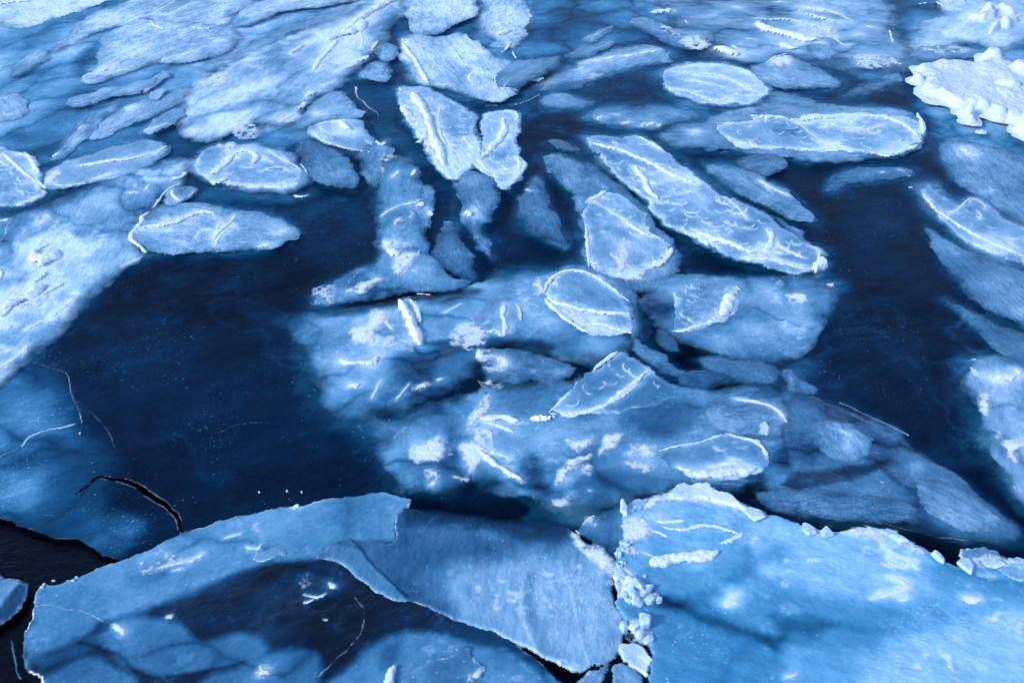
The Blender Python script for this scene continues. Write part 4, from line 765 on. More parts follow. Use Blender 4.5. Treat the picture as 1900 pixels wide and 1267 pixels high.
# right edge
floe('large dim pan cut by the right edge with a ringed lobe', [(1744, 268), (1780, 260), (1850, 275), (1980, 310), (1980, 470), (1900, 424), (1842, 386), (1792, 350), (1762, 330), (1746, 300)], m=.55, soft=8, lobes=[(1792, 282, 34, 16, .16), (1800, 315, 16, 5, .2), (1835, 356, 22, 6, .2)], ridges=[([(1786, 276), (1794, 284)], 8, .5)], veins=[([(1772, 270), (1800, 264), (1822, 280), (1818, 296)], 1.5, .25), ([(1830, 310), (1850, 345), (1890, 390)], 1.4, -.15)])
floe('slanted pan with a long beaded white crest at the right edge', [(1706, 352), (1724, 340), (1752, 368), (1782, 382), (1806, 366), (1832, 382), (1872, 412), (1990, 470), (1990, 520), (1880, 486), (1820, 464), (1772, 434), (1738, 400)], m=.68, soft=3, halo=26, hm=.54, rim=.35, rw=2.2, scales=22, sc_r=12, step=1.5, group='pans with shell marked surfaces',
     ridges=[([(1714, 362), (1730, 385), (1752, 402), (1785, 424), (1822, 444), (1860, 460), (1905, 480)], 6, .9), ([(1755, 402), (1780, 388), (1792, 372), (1808, 367), (1830, 382), (1826, 390)], 2.8, .7), ([(1812, 456), (1840, 462), (1860, 472), (1858, 462), (1830, 456)], 3.4, .7), ([(1812, 392), (1822, 400), (1815, 408)], 2.4, .5)])
floe('long dim pan below the slanted pan at the right edge', [(1722, 420), (1762, 450), (1802, 470), (1862, 490), (1980, 525), (1980, 650), (1900, 612), (1852, 582), (1810, 555), (1770, 512), (1742, 478)], m=.50, soft=9, lobes=[(1776, 472, 16, 10, .1), (1895, 582, 20, 12, .2)])
floe('narrow dim pan pointing left at the right edge', [(1752, 556), (1790, 574), (1850, 602), (1980, 648), (1980, 720), (1880, 664), (1850, 650), (1822, 628), (1792, 594)], m=.44, soft=8)
floe('milky sheet with frosted patches cut by the right edge', [(1792, 672), (1830, 660), (1872, 660), (1980, 680), (1980, 1000), (1905, 940), (1872, 892), (1846, 846), (1824, 795), (1804, 735)], m=.64, soft=14, group='large milky sheets', ridges=[([(1852, 708), (1864, 702), (1878, 700)], 13, .8), ([(1800, 682), (1810, 694)], 3, .8), ([(1884, 685), (1895, 695)], 5, .6), ([(1880, 900), (1886, 910)], 3, .6), ([(1802, 668), (1812, 668)], 3, .7)], patches=[([(1818, 720), (1830, 722), (1846, 748), (1832, 770), (1820, 765)], .75), ([(1856, 818), (1900, 815), (1900, 825), (1880, 840), (1890, 862), (1872, 855)], .7), ([(1848, 800), (1856, 800), (1852, 815)], .5), ([(1886, 680), (1900, 690), (1900, 705), (1888, 698)], .5)], clouds=[([(1880, 760), (1990, 755), (1990, 810), (1880, 800)], .74, 12)])
floe('pale sheet with crumbs of snow in the top right corner', [(1690, 70), (1700, 45), (1735, 30), (1745, 5), (1790, -30), (2000, -40), (2000, 90), (1900, 70), (1862, 92), (1800, 80), (1740, 95), (1702, 98)], m=.66, soft=12, group='large milky sheets', ridges=[([(1736, 4), (1750, 12), (1775, 18)], 4, .6), ([(1756, 62), (1760, 65)], 5, .8), ([(1775, 66), (1800, 72)], 5, .6), ([(1712, 92), (1730, 94)], 4, .8), ([(1748, 18), (1764, 20)], 4, .5), ([(1700, 10), (1725, 5)], 3, .6)], patches=[([(1740, -5), (1785, -5), (1780, 15), (1755, 16)], .5)])
floe('dim speckled sheet between the corner and the snow bank', [(1690, 108), (1705, 86), (1760, 84), (1830, 92), (1870, 100), (1830, 108), (1760, 108), (1715, 114)], m=.42, soft=8, ridges=[([(1715, 94), (1735, 94)], 3, .6)], patches=[([(1700, 88), (1760, 82), (1810, 95), (1750, 104)], .3)])

# ------------------------------------------------------------------ foreground sheets
floe('dark and milky foreground sheet with a long curved upper edge, bottom left', [(72, 1090), (110, 1080), (150, 1070), (200, 1050), (240, 1034), (270, 1022), (305, 1004), (340, 990), (420, 965), (500, 945), (580, 934), (650, 918), (700, 915), (740, 922), (768, 928), (760, 940), (737, 957), (734, 1005), (760, 1080), (900, 1150), (1010, 1235), (1180, 1400), (1160, 1480), (110, 1470), (85, 1262), (52, 1250), (40, 1232), (42, 1185), (58, 1150)],
     m=.06, fold_tone=1.0, fold_tone_amp=.7, sm_=.7, soft=2, rough=2.4, hgt=.02, rim=.8, rw=2.4, tint=.35, group='large overlapping foreground sheets', sharp=1, ang=.45,
     clouds=[([(60, 1080), (150, 1062), (270, 1018), (420, 962), (580, 930), (700, 910), (775, 926), (740, 957), (738, 1008), (700, 1010), (640, 1008), (600, 1024), (585, 1044), (548, 1046), (500, 1048), (450, 1062), (390, 1090), (340, 1112), (280, 1135), (220, 1150), (140, 1160), (50, 1150)], .56, 13),
             ([(300, 1000), (480, 950), (560, 960), (520, 1000), (380, 1040), (260, 1050)], .62, 22), ([(450, 1060), (600, 1030), (620, 1060), (560, 1090), (420, 1110), (380, 1100)], .12, 18),
             ([(45, 1240), (45, 1190), (70, 1140), (110, 1125), (165, 1138), (185, 1155), (150, 1185), (100, 1210), (60, 1225)], .55, 12), ([(60, 1225), (120, 1205), (180, 1180), (200, 1190), (130, 1225), (80, 1245)], .30, 10),
             ([(170, 1190), (230, 1150), (300, 1145), (350, 1160), (380, 1190), (440, 1170), (480, 1185), (500, 1210), (440, 1240), (330, 1262), (260, 1250), (220, 1225)], .44, 12), ([(70, 1262), (140, 1225), (200, 1222), (240, 1250), (280, 1290), (80, 1300)], .44, 10),
             ([(330, 1275), (430, 1240), (540, 1205), (600, 1210), (580, 1300), (340, 1310)], .42, 12), ([(575, 1310), (600, 1270), (650, 1225), (690, 1195), (720, 1180), (780, 1170), (900, 1195), (1000, 1240), (1100, 1320)], .52, 14),
             ([(560, 1060), (640, 1045), (650, 1090), (610, 1110), (560, 1100)], .18, 15), ([(690, 1200), (760, 1180), (740, 1240), (700, 1260)], .36, 14), ([(800, 1150), (900, 1165), (930, 1195), (860, 1185)], .16, 12)],
     veins=[([(660, 1110), (680, 1130), (672, 1170), (655, 1200), (620, 1225), (590, 1262)], 2.4, .28), ([(68, 1128), (90, 1122), (115, 1130), (160, 1138), (185, 1152), (205, 1160)], 1.4, .4), ([(640, 1215), (700, 1185), (745, 1185)], 1.2, .2), ([(150, 1195), (215, 1212), (260, 1255), (340, 1260), (450, 1230)], 4, -.16)],
     ridges=[([(352, 1044), (362, 1036), (376, 1030)], 5, .5), ([(290, 1056), (318, 1048), (345, 1042)], 4, .6), ([(322, 1060), (338, 1056)], 3, .5), ([(458, 1016), (478, 1020), (484, 1012)], 4, .8), ([(566, 1105), (590, 1110), (604, 1103)], 3.5, .8), ([(612, 1085), (622, 1090)], 6, .7), ([(565, 1120), (585, 1112)], 3, .6), ([(212, 1162), (222, 1168), (232, 1176)], 7, .5), ([(600, 1151), (608, 1151)], 2.5, .6), ([(415, 1000), (450, 990)], 3, .4), ([(312, 1147), (320, 1144)], 5, .4), ([(545, 943), (556, 940)], 7, .6), ([(485, 1250), (492, 1245)], 14, .25)],
     patches=[([(260, 1035), (300, 1025), (345, 1035), (300, 1060), (260, 1062)], .3), ([(560, 1070), (580, 1068), (575, 1085), (560, 1090)], .3), ([(225, 1190), (265, 1182), (270, 1210), (240, 1210)], .25), ([(205, 1165), (235, 1168), (225, 1182)], .4)])
floe('small raised flake with a ragged white lower edge on the foreground sheet', [(470, 1038), (478, 1022), (500, 1014), (536, 1022), (540, 1036), (520, 1032), (502, 1042), (486, 1042)], m=.62, soft=2, rim=.8, rw=2, step=1.5, hgt=.02, sharp=1, group='thin broken ice plates', name='ice_plate', cat='ice plate')
floe('wide translucent sheet with vertical pale streaks, overlapping at bottom centre', [(586, 1038), (600, 1022), (628, 1004), (652, 1000), (666, 1014), (692, 1003), (715, 1010), (733, 1005), (731, 960), (745, 948), (790, 944), (850, 950), (910, 958), (980, 965), (1040, 975), (1062, 985), (1080, 1002), (1120, 1024), (1140, 1042), (1138, 1090), (1146, 1130), (1156, 1155), (1162, 1188), (1150, 1220), (1118, 1236), (1076, 1248), (1040, 1233), (1000, 1215), (970, 1200), (940, 1184), (880, 1164), (830, 1150), (790, 1130), (760, 1118), (720, 1114), (692, 1100), (668, 1080), (640, 1053), (612, 1042)],
     m=.38, melt=[(775, 930), (1050, 930), (1050, 972), (1000, 985), (775, 965)], soft=2, rough=2, hgt=.03, rim=.6, rw=2.0, tint=.12, group='large overlapping foreground sheets', sharp=1, ang=1.45, patches=[([(1062, 984), (1080, 1000), (1120, 1024), (1142, 1046), (1128, 1066), (1100, 1040), (1072, 1018), (1058, 1000)], .8), ([(1130, 1040), (1144, 1060), (1142, 1085), (1130, 1080)], .5), ([(1132, 1125), (1156, 1140), (1150, 1155)], .5)],
     clouds=[([(735, 935), (800, 935), (900, 945), (1060, 975), (1060, 1010), (950, 1005), (900, 985), (800, 975), (740, 985)], .20, 14), ([(690, 1020), (840, 990), (900, 1020), (860, 1060), (780, 1080), (700, 1060)], .38, 30), ([(840, 1060), (900, 1040), (1000, 1010), (1090, 1020), (1150, 1060), (1170, 1200), (1080, 1260), (940, 1190), (850, 1130), (820, 1090)], .74, 36), ([(610, 1010), (660, 1018), (720, 1080), (770, 1130), (690, 1110), (600, 1040)], .52, 5)],
     veins=[([(985, 1070), (975, 1130), (1000, 1180), (1012, 1230)], 8, -.12), ([(1062, 1040), (1058, 1100), (1072, 1170), (1090, 1235)], 5, .30), ([(968, 1095), (965, 1140), (985, 1185), (1000, 1222)], 7, .30), ([(1030, 1120), (1030, 1170), (1042, 1220)], 4, .25), ([(1010, 1060), (1000, 1120), (1005, 1150)], 5, .25), ([(1100, 1060), (1098, 1120), (1108, 1200)], 5, .22), ([(940, 1090), (935, 1130), (950, 1170)], 5, .22), ([(1120, 1160), (1125, 1200)], 4, .1), ([(665, 1014), (690, 1050), (730, 1085), (755, 1108)], 2.0, -.25), ([(762, 1112), (800, 1112), (850, 1140), (900, 1165)], 2, .16)])
floe('narrow submerged lip running along the underside of the streaked sheet', [(770, 1126), (830, 1152), (880, 1168), (940, 1188), (990, 1212), (1000, 1228), (985, 1236), (955, 1222), (935, 1204), (900, 1190), (850, 1165), (815, 1150), (790, 1142)], m=.50, soft=2, rim=.5, rw=2, hgt=.004, z=.012, step=1.6, sharp=1, group='thin broken ice plates', name='ice_plate', cat='ice plate')
floe('small four sided flake lying on the streaked sheet', [(738, 1091), (752, 1073), (768, 1078), (778, 1101), (756, 1097)], m=.70, soft=1.5, hgt=.02, rim=.5, rw=1.5, step=1.4, sharp=1, group='thin broken ice plates', name='ice_plate', cat='ice plate')
floe('smooth dark glassy wedge left of the pan with two thick crests', [(1078, 985), (1090, 968), (1120, 948), (1160, 930), (1165, 960), (1160, 1000), (1146, 1034), (1120, 1024), (1096, 1004)], m=.36, soft=4, hgt=.004, tint=.3, step=1.6, ridges=[([(1082, 972), (1092, 962), (1105, 957)], 3, .8), ([(1068, 984), (1076, 992)], 3, .5)], patches=[([(1088, 962), (1108, 964), (1108, 978), (1095, 976)], .5)], group='thin broken ice plates', name='ice_plate', cat='ice plate', veins=[([(1070, 985), (1085, 966), (1110, 946), (1140, 930)], 1.5, -.3)])
floe('huge turquoise tinted sheet filling the bottom right corner', [(1158, 945), (1195, 925), (1240, 914), (1268, 902), (1310, 905), (1345, 922), (1385, 940), (1405, 955), (1420, 954), (1450, 962), (1490, 975), (1530, 986), (1570, 985), (1600, 981), (1645, 984), (1680, 996), (1702, 1012), (1735, 1026), (1770, 1050), (1800, 1046), (1850, 1038), (1900, 1042), (2000, 1070), (2180, 1090), (2400, 1160), (2460, 1300), (2380, 1480), (1180, 1480), (1205, 1255), (1212, 1210), (1160, 1160), (1140, 1110), (1142, 1040), (1150, 1000)],
     m=.69, fold_tone=0, gr=.12, soft=3, rough=3, hgt=.03, rim=.75, rw=2.8, tint=.85, group='large overlapping foreground sheets', sharp=1, ang=-.3,
     clouds=[([(1130, 1040), (1220, 1080), (1330, 1120), (1440, 1170), (1440, 1230), (1500, 1340), (1150, 1340), (1140, 1150)], .55, 24), ([(1380, 950), (1500, 985), (1650, 1000), (1760, 1060), (1700, 1100), (1560, 1120), (1450, 1100), (1390, 1040)], .82, 34), ([(1700, 1040), (1800, 1058), (1960, 1110), (1940, 1200), (1760, 1130)], .60, 24),
             ([(1400, 1080), (1560, 1120), (1700, 1140), (1640, 1210), (1460, 1220), (1380, 1150)], .58, 26), ([(1640, 1190), (1800, 1130), (2300, 1120), (2500, 1500), (1560, 1500), (1580, 1250)], .85, 40), ([(1440, 1235), (1530, 1200), (1600, 1215), (1560, 1300), (1440, 1300)], .66, 20),
             ([(1190, 1044), (1290, 1066), (1350, 1046), (1385, 1010), (1400, 1030), (1370, 1075), (1310, 1108), (1270, 1112), (1215, 1094)], .64, 9), ([(1424, 1150), (1450, 1142), (1500, 1146), (1562, 1162), (1530, 1172), (1506, 1186), (1470, 1180), (1462, 1196), (1438, 1188), (1444, 1168)], .36, 13)],
     veins=[([(1204, 1108), (1235, 1118), (1280, 1122), (1330, 1104), (1375, 1070), (1410, 1040), (1450, 1020)], 15, -.15), ([(1204, 1108), (1250, 1128), (1300, 1148), (1345, 1166), (1400, 1182), (1440, 1200)], 13, -.26), ([(1330, 1290), (1345, 1240), (1390, 1200), (1420, 1190)], 12, -.08), ([(1560, 1162), (1620, 1175), (1700, 1170)], 10, -.08), ([(1275, 1110), (1262, 1128), (1222, 1126)], 6, -.10), ([(1328, 1114), (1340, 1100), (1360, 1098), (1376, 1116), (1372, 1134)], 2.5, .12), ([(1700, 1020), (1760, 1056), (1830, 1076), (1900, 1090)], 6, -.12)],
     lobes=[(1350, 1118, 24, 22, .10), (1455, 1190, 30, 8, -.1)],
     ridges=[([(1648, 1072), (1670, 1076), (1688, 1088), (1668, 1096), (1645, 1104), (1618, 1112)], 5, .6), ([(1668, 1116), (1682, 1112)], 5, .5), ([(1785, 1112), (1800, 1110), (1815, 1112)], 11, .4), ([(1346, 1126), (1354, 1118), (1358, 1110)], 5, .4), ([(1645, 1040), (1660, 1050), (1680, 1055)], 5, .4), ([(1622, 990), (1640, 1020), (1658, 1034), (1700, 1045)], 3, .5), ([(1685, 1040), (1700, 1058)], 3, .4), ([(1812, 1068), (1845, 1073)], 3, .4), ([(1460, 1258), (1475, 1252)], 5, .3)],
     patches=[([(1185, 930), (1250, 912), (1262, 901), (1312, 904), (1345, 924), (1372, 946), (1340, 938), (1290, 932), (1240, 928), (1200, 945)], .95), ([(1500, 975), (1530, 986), (1520, 996), (1500, 988)], .6), ([(1575, 985), (1650, 985), (1700, 1010), (1735, 1030), (1715, 1036), (1670, 1010), (1610, 1000)], .45), ([(1155, 965), (1200, 950), (1205, 1000), (1160, 1010)], .7), ([(1882, 1150), (1905, 1140), (1905, 1180), (1880, 1170)], .3), ([(1144, 1055), (1165, 1055), (1200, 1085), (1225, 1112), (1200, 1124), (1170, 1118), (1148, 1090)], .85), ([(1150, 1160), (1185, 1150), (1208, 1170), (1208, 1200), (1165, 1190)], .5), ([(1380, 940), (1420, 948), (1410, 962), (1385, 955)], .7), ([(1570, 984), (1610, 980), (1660, 988), (1640, 1000), (1590, 996)], .8), ([(1790, 1034), (1850, 1030), (1900, 1042), (1880, 1056), (1810, 1052)], .5), ([(1645, 1080), (1700, 1100), (1690, 1125), (1640, 1120)], .2)])
floe('pale lens pan with a thick white crest on the turquoise tinted sheet', [(1158, 1000), (1162, 955), (1200, 940), (1270, 932), (1330, 944), (1368, 970), (1382, 996), (1365, 1022), (1330, 1046), (1272, 1058), (1220, 1046), (1185, 1026)], m=.68, soft=5, halo=38, hm=.60, step=1.7, tint=.35, hgt=.02,
     ridges=[([(1228, 978), (1250, 983), (1275, 983), (1300, 975), (1330, 977), (1355, 986), (1375, 992)], 5, .9), ([(1376, 990), (1362, 1000), (1340, 1008)], 6, .6), ([(1208, 1046), (1240, 1042), (1285, 1036), (1330, 1026)], 17, 1), ([(1218, 968), (1245, 968), (1270, 967)], 5, .6), ([(1208, 985), (1225, 990), (1240, 998)], 5, .7), ([(1185, 1022), (1230, 1040)], 3, .4)],
     patches=[([(1162, 972), (1192, 965), (1210, 985), (1195, 1005), (1164, 1006)], .85), ([(1150, 1020), (1175, 1010), (1180, 1030), (1155, 1038)], .7), ([(1210, 955), (1230, 950), (1240, 965), (1220, 970)], .5)])
floe('white sided plate at the foot of the rubble, bottom centre right', [(1150, 1226), (1150, 1200), (1160, 1194), (1190, 1194), (1202, 1212), (1209, 1226), (1206, 1246), (1196, 1260), (1176, 1246), (1160, 1232)], m=.80, soft=2, rim=.3, rw=2, snow=.25, hgt=.03, step=1.5, sharp=1, group='thin broken ice plates', name='ice_plate', cat='ice plate')
floe('translucent plate cut by the bottom edge under the white sided plate', [(1138, 1230), (1156, 1228), (1176, 1244), (1196, 1264), (1205, 1310), (1136, 1310), (1142, 1260)], m=.62, soft=2, rim=.3, rw=1.6, hgt=.02, step=1.5, sharp=1, group='thin broken ice plates', name='ice_plate', cat='ice plate')
floe('dull plate wedge cut by the bottom edge left of the translucent plate', [(1078, 1250), (1118, 1237), (1136, 1228), (1124, 1250), (1112, 1270), (1104, 1310), (1050, 1310)], m=.55, soft=2, rim=.3, rw=1.6, hgt=.01, step=1.5, sharp=1, group='thin broken ice plates', name='ice_plate', cat='ice plate')
floe('ragged slab with a scalloped rim cut by the bottom edge left of centre', [(742, 1310), (746, 1262), (768, 1240), (800, 1225), (832, 1214), (870, 1199), (882, 1222), (896, 1244), (890, 1256), (870, 1262), (860, 1310)], m=.44, soft=2, rim=.75, rw=3, hgt=.02, step=1.6, sharp=1, tint=.2, group='thin broken ice plates', name='ice_plate', cat='ice plate', patches=[([(865, 1248), (892, 1242), (888, 1256), (868, 1262)], .6)])
floe('upright white splinter at the bottom edge left of centre', [(706, 1300), (716, 1258), (730, 1236), (742, 1230), (740, 1250), (728, 1300)], m=.82, soft=2, snow=.5, hgt=.05, step=1.5, sharp=1, group='thin broken ice plates', name='ice_plate', cat='ice plate')
floe('sliver of ice cut by the left edge across the black water', [(-80, 1060), (0, 1062), (8, 1072), (30, 1072), (57, 1084), (50, 1104), (34, 1130), (14, 1152), (0, 1168), (-80, 1210)], m=.56, soft=3, rim=.4, rw=1.8, hgt=.01, step=1.8, sharp=1, clouds=[([(56, 1080), (45, 1115), (20, 1150), (-20, 1180), (-60, 1190), (-20, 1150), (15, 1115), (36, 1080)], .26, 7)], z=.0)
floe('thin curved strand of ice floating in the black water at bottom left', [(19, 1186), (23, 1186), (28, 1205), (34, 1230), (33, 1244), (42, 1258), (38, 1260), (30, 1246), (29, 1230), (23, 1208)], m=.5, soft=1.2, rough=.8, hgt=.01, step=1.1, sharp=1, z=-.05, group='thin broken ice plates', name='ice_plate', cat='ice plate')

floe('angular translucent plate forming the hump of the turquoise sheet rim', [(1568, 988), (1600, 980), (1648, 984), (1688, 1000), (1704, 1034), (1716, 1056), (1690, 1046), (1660, 1018), (1620, 1004)], m=.74, soft=1.6, rim=.6, rw=2, step=1.5, hgt=.02, tint=.3, group='thin broken ice plates', name='ice_plate', cat='ice plate')
floe('thin curled plate with a bright outline right of the notch in the rim', [(1776, 1034), (1786, 1018), (1812, 1012), (1850, 1022), (1858, 1038), (1836, 1050), (1800, 1048)], m=.62, soft=1.6, rim=.8, rw=1.8, step=1.4, hgt=.02, group='thin broken ice plates', name='ice_plate', cat='ice plate')
floe('overlapping plate at the right edge end of the turquoise sheet rim', [(1846, 1040), (1880, 1034), (1930, 1050), (1940, 1074), (1880, 1078), (1850, 1060)], m=.70, soft=1.6, rim=.6, rw=2, step=1.5, hgt=.02, tint=.2, group='thin broken ice plates', name='ice_plate', cat='ice plate')
floe('jagged white crown of broken ice on top of the turquoise sheet', [(1232, 922), (1250, 910), (1262, 900), (1285, 904), (1312, 903), (1330, 914), (1352, 922), (1372, 936), (1398, 946), (1404, 958), (1376, 950), (1340, 938), (1300, 930), (1262, 930)], m=.84, soft=1.6, rim=.5, rw=2.5, snow=.42, step=1.4, hgt=.05, sharp=1, group='thin broken ice plates', name='ice_plate', cat='ice plate')
floe('pale broken shard lying between the crown and the glassy wedge', [(1152, 950), (1162, 934), (1182, 926), (1206, 926), (1200, 946), (1180, 958), (1160, 966)], m=.72, soft=1.6, rim=.5, rw=2, snow=.2, step=1.4, hgt=.03, sharp=1, group='thin broken ice plates', name='ice_plate', cat='ice plate')
floe('grey pan squeezed between the broad milky sheet and the lens pan near the top', [(905, 150), (935, 122), (990, 108), (1040, 104), (1030, 128), (985, 152), (940, 168)], m=.46, soft=7)
floe('faint flat pan at the top left left of the pointed pan', [(18, 130), (60, 96), (96, 90), (84, 112), (50, 138), (20, 146)], m=.50, soft=6)
floe('faint streaked pan just under the big grey-blue pan at the top left', [(110, 190), (180, 168), (250, 152), (300, 140), (262, 170), (200, 184), (140, 200)], m=.46, soft=7)

# ------------------------------------------------------------------ the snow bank at the right
def snow_bank(label, pts, h, seed, basin=None, name='snow_bank', cat='snow bank', group=None, lumps=(), step=1.1):
    z = layer(pts); c = np.mean(np.array(pts, float), 0); c[0] = min(c[0], 1900); u = unit(*c)
    P = toW(smooth_poly(pts), z)
    GX, GY = grid(pts, 10, step); X, Y = ground(GX, GY, z)
    s = sdf(X + (fbm(X, Y + seed, 1.3, 3) - .5) * .45, Y + (fbm(X + seed, Y, 1.3, 3) - .5) * .8, P)
    e = sstep(0, h * 1.3, s) ** .6
    e = e * sstep(-.02, .12, s)
    Z = h * e * (.72 + .5 * (fbm(X, Y + seed, 1.4, 4) - .35)) + e * (.5 * h) * (fbm(X, Y, 3.6, 4) - .5) + .03 * e * (fbm(X, Y, 14, 3) - .5)
    if basin:
        B = toW(smooth_poly(basin), z)
        b = sstep(-.25, .35, sdf(X + (fbm(X, Y, 2.2, 4) - .5) * .5, Y + (fbm(X, Y + 8, 2.2, 4) - .5) * .6, B))
        Z = Z * (1 - .62 * b) + b * .02 * (fbm(X, Y, 5, 3))
    for lx, ly, r, hh in lumps:
        gx, gy = ground(lx, ly, z)
        d = np.hypot(X - gx, Y - gy) * (1 + .5 * (fbm(X * 1.0 + lx, Y, 2.6 / max(r * u, .05) * .3, 3) - .5)) / (r * u)
        lift = hh * sstep(1.0, .25, d) * (.8 + .4 * fbm(X, Y + lx, 7, 3)); Z = np.maximum(Z, lift); s = np.maximum(s, (1 - d) * r * u * .8)
    Z = np.where(s < 0, np.maximum(s, -.03) * .4, Z) + z
    g = np.stack([X, Y, Z], 2)
    ox, oy = [float(v) for v in ground(c[0], c[1], z)]
    o = make_mesh(name, X, Y, Z, s > -.06, M_BANK, dict(cover=np.ones_like(X), grain=g), (ox, oy, z))
    tag(o, label, cat, group); return o

snow_bank('thick white snow bank with a shallow hollow, at the right edge', [(1690, 128), (1700, 122), (1740, 112), (1780, 108), (1822, 106), (1832, 100), (1858, 100), (1868, 112), (1885, 118), (2000, 118), (2000, 262), (1900, 262), (1885, 235), (1862, 226), (1830, 208), (1800, 205), (1770, 202), (1740, 190), (1712, 180), (1694, 160), (1702, 148), (1690, 146)],
          .17, 3, basin=[(1722, 128), (1790, 122), (1835, 128), (1830, 165), (1800, 185), (1745, 172), (1718, 150)], lumps=[(1840, 112, 26, .24), (1800, 196, 30, .18), (1702, 150, 14, .15), (1868, 170, 40, .24), (1820, 200, 24, .19), (1890, 140, 30, .25), (1850, 215, 22, .2)])
snow_bank('lower spur of snow cut by the right edge below the big bank', [(1876, 258), (1884, 222), (1900, 208), (1990, 200), (1990, 300), (1905, 275), (1890, 268)], .2, 9, lumps=[(1895, 240, 18, .28)])
snow_bank('jagged heap of snow crumbs near the top right corner', [(1824, 58), (1832, 44), (1850, 38), (1870, 34), (1886, 28), (1890, 48), (1876, 56), (1858, 62), (1838, 64)], .14, 14, name='snow_lump', cat='snow lump', group='loose snow lumps', lumps=[(1862, 48, 14, .2)], step=1.4)
snow_bank('rounded twin lump of snow left of the jagged heap', [(1794, 32), (1800, 23), (1816, 24), (1822, 14), (1836, 12), (1846, 26), (1842, 38), (1826, 42), (1810, 36)], .14, 19, name='snow_lump', cat='snow lump', group='loose snow lumps', lumps=[(1832, 24, 12, .2)], step=1.4)
snow_bank('flat topped lump of snow behind the jagged heap', [(1852, 26), (1860, 16), (1878, 15), (1888, 24), (1880, 34), (1862, 36)], .12, 22, name='snow_lump', cat='snow lump', group='loose snow lumps', step=1.4)
snow_bank('rounded block of snow fallen below the big bank', [(1774, 216), (1784, 208), (1800, 204), (1812, 212), (1808, 224), (1792, 227), (1778, 222)], .16, 25, name='snow_lump', cat='snow lump', group='loose snow lumps', step=1.4, lumps=[(1796, 215, 14, .2)])
snow_bank('second smaller block of snow right below the rounded one', [(1802, 236), (1810, 230), (1820, 234), (1818, 242), (1808, 243)], .10, 28, name='snow_lump', cat='snow lump', group='loose snow lumps', step=1.2)

# ------------------------------------------------------------------ broken blocks and splinters along the cracks
def block(label, x, y, w, d, h, seed, z=.05, tilt=(0, 0), rot=0, n=7, group='broken ice blocks along the cracks', name='ice_block', cat='ice block', w_unit=True):
    import bmesh
    rs = random.Random(seed); u = unit(x, y); rx = w * u / 2; ry = d * u / 2
    bm = bmesh.new()
    ang = sorted(2 * math.pi * (k + rs.uniform(-.32, .32)) / n for k in range(n))
    el = rs.uniform(.75, 1.25); rx *= el; ry /= el; h *= rs.uniform(.6, 1.2)
    prof = [(0, .86), (.35, 1.0), (.85, .93), (1.0, .70)]
    rr = [rs.uniform(.66, 1.12) for _ in range(n)]
    rings = []
    for zz, sc in prof:
        rings.append([bm.verts.new((math.cos(a) * rx * sc * r + rs.uniform(-.05, .05) * rx, math.sin(a) * ry * sc * r + rs.uniform(-.05, .05) * ry, h * zz * rs.uniform(.9, 1.1))) for a, r in zip(ang, rr)])
    for a, b in zip(rings, rings[1:]):
        for k in range(n): bm.faces.new((a[k], a[(k + 1) % n], b[(k + 1) % n], b[k]))
    t = bm.verts.new((rs.uniform(-.1, .1) * rx, rs.uniform(-.1, .1) * ry, h * 1.08))
    for k in range(n): bm.faces.new((rings[-1][k], rings[-1][(k + 1) % n], t))
    bt = bm.verts.new((0, 0, 0))
    for k in range(n): bm.faces.new((rings[0][(k + 1) % n], rings[0][k], bt))
    bmesh.ops.bevel(bm, geom=bm.edges[:], offset=min(rx, ry) * .08, segments=1, affect='EDGES')
    me = bpy.data.meshes.new(name); bm.to_mesh(me); bm.free(); me.materials.append(M_CHUNK)
    for p in me.polygons: p.use_smooth = False
    o = bpy.data.objects.new(name, me); COL.objects.link(o)
    z = top_z(x, y) + max(z - .05, 0)
    gx, gy = ground(x, y, z); o.location = (float(gx), float(gy), z); o.rotation_euler = (tilt[0], tilt[1], rot)
    return tag(o, label, cat, group)

rs = random.Random(5)
heap = [(1150, 1072, 22, 20), (1166, 1078, 16, 16), (1178, 1084, 24, 24), (1146, 1086, 14, 16), (1160, 1094, 22, 18), (1170, 1100, 20, 18), (1192, 1104, 26, 26), (1182, 1112, 20, 16), (1158, 1106, 14, 14), (1166, 1114, 14, 12), (1180, 1120, 18, 14), (1172, 1092, 14, 14), (1142, 1070, 10, 12), (1152, 1062, 10, 9), (1206, 1114, 16, 12), (1160, 1084, 12, 12)]
for i, (x, y, w, d) in enumerate(heap):
    block('one of the rounded white ice blocks heaped beside the streaked sheet', x, y, w * rs.uniform(.8, 1.35), d * rs.uniform(1.0, 1.6), w * .0036, 40 + i, z=.05 + .02 * (i % 3), tilt=(rs.uniform(-.25, .25), rs.uniform(-.25, .25)), rot=rs.uniform(0, 3), n=rs.choice((7, 8, 9)), group='ice blocks heaped beside the streaked sheet')
for i, (x, y, w, d) in enumerate([(1158, 1168, 22, 20), (1178, 1166, 22, 18), (1196, 1160, 24, 26), (1172, 1178, 12, 10), (1165, 1186, 12, 10), (1186, 1182, 18, 14), (1204, 1190, 16, 22), (1176, 1188, 10, 8)]):
    block('one of the small ice blocks in the lower cluster above the white sided plate', x, y, w, d * 1.25, w * .0045, 70 + i, z=.05, tilt=(rs.uniform(-.2, .2), rs.uniform(-.2, .2)), rot=rs.uniform(0, 3), n=8, group='small ice blocks in the lower cluster')
block('single block standing at the top of the lower cluster', 1191, 1147, 14, 14, .07, 81, z=.05)
block('pointed block at the right tip of the upper heap', 1222, 1117, 18, 12, .06, 82, z=.05)
block('small loose chip right of the upper heap', 1196, 1071, 9, 7, .03, 83, z=.05)
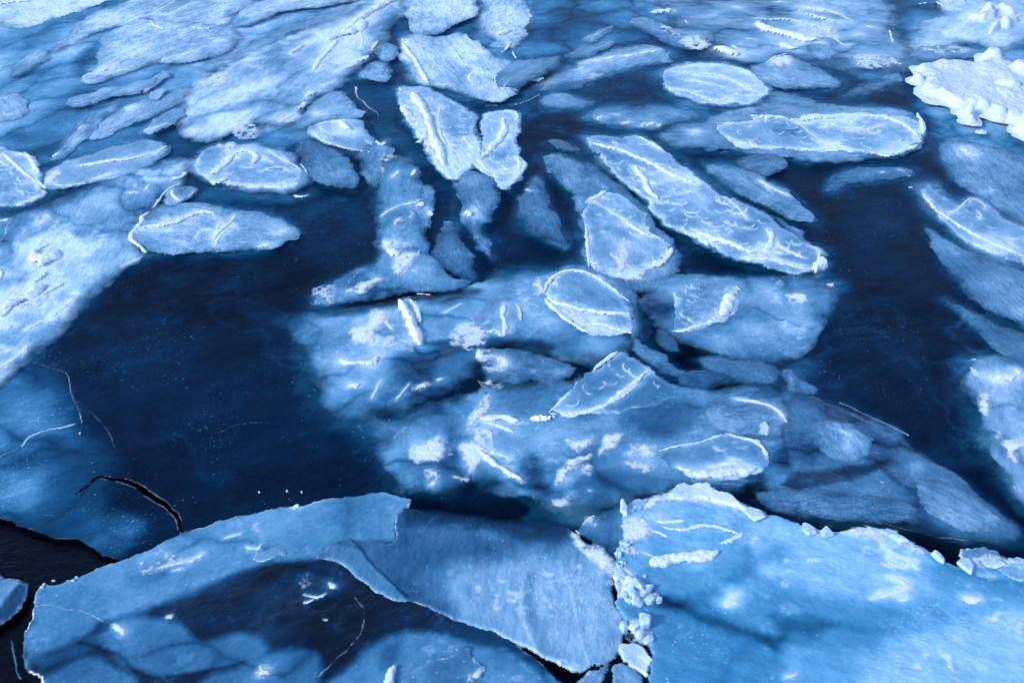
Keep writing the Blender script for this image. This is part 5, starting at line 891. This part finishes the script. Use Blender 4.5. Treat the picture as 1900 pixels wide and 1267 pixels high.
block('wedge shaped splinter standing left of the pale lens pan', 1156, 946, 17, 40, .08, 84, z=.05, n=5, tilt=(.1, .15))
for i in range(9):
    block('one of the ice crumbs filling the gap above the upper heap', 1150 + rs.uniform(-8, 12), 1048 + rs.uniform(-6, 16), rs.uniform(5, 9), rs.uniform(5, 9), .03, 90 + i, z=.05, group='ice crumbs above the upper heap')
for i in range(9):
    block('one of the ice crumbs where the glassy wedge meets the lens pan', 1150 + rs.uniform(-3, 14), 1010 + rs.uniform(-12, 24), rs.uniform(6, 13), rs.uniform(6, 12), .035, 110 + i, z=.06, group='ice crumbs beside the glassy wedge')
edge = [(1398, 946, 40, 20, 'glassy block leaning on the upper rim of the turquoise sheet near its white crown', -.3), (1500, 976, 30, 24, 'rounded glassy block on the upper rim of the turquoise sheet', .2), (1532, 982, 22, 24, 'tilted square splinter beside the rounded glassy block', .5), (1664, 992, 30, 12, 'long flat splinter lying at the hump of the turquoise sheet rim', -.35), (1738, 1026, 22, 20, 'tilted splinter at the notch in the turquoise sheet rim', .6),
        (1792, 1042, 36, 28, 'broad glassy block right of the notch', -.2), (1840, 1036, 40, 18, 'long rounded block near the right edge of the rim', -.1),]
for i, (x, y, w, d, lb, rt) in enumerate(edge):
    block(lb, x, y + 9, w * 1.1, d * 1.4, .05, 130 + i, z=.07, rot=rt, n=6, tilt=(.12 * (-1) ** i, .1))
for i, (x, y) in enumerate([(142, 1072), (136, 1078), (82, 1084), (78, 1090), (100, 1078)]):
    block('one of the wet ice crumbs along the black water edge', x, y, 7, 6, .02, 150 + i, z=0.0, group='wet ice crumbs by the black water')
lone = [(481, 914, 'white speck of ice alone on the dark ice left of the curved edge'), (533, 912, 'lone bit of ice halfway along the dark ice above the curved edge'), (560, 914, 'white bit of ice nearest the top of the curved edge'), (38 * 0 + 149, 804, 'white oval bit of ice above the black crack')]
for i, (x, y, lb) in enumerate(lone):
    block(lb, x, y, 5, 6, .02, 160 + i, z=.004, group='loose bits on the dark ice')

build_base()
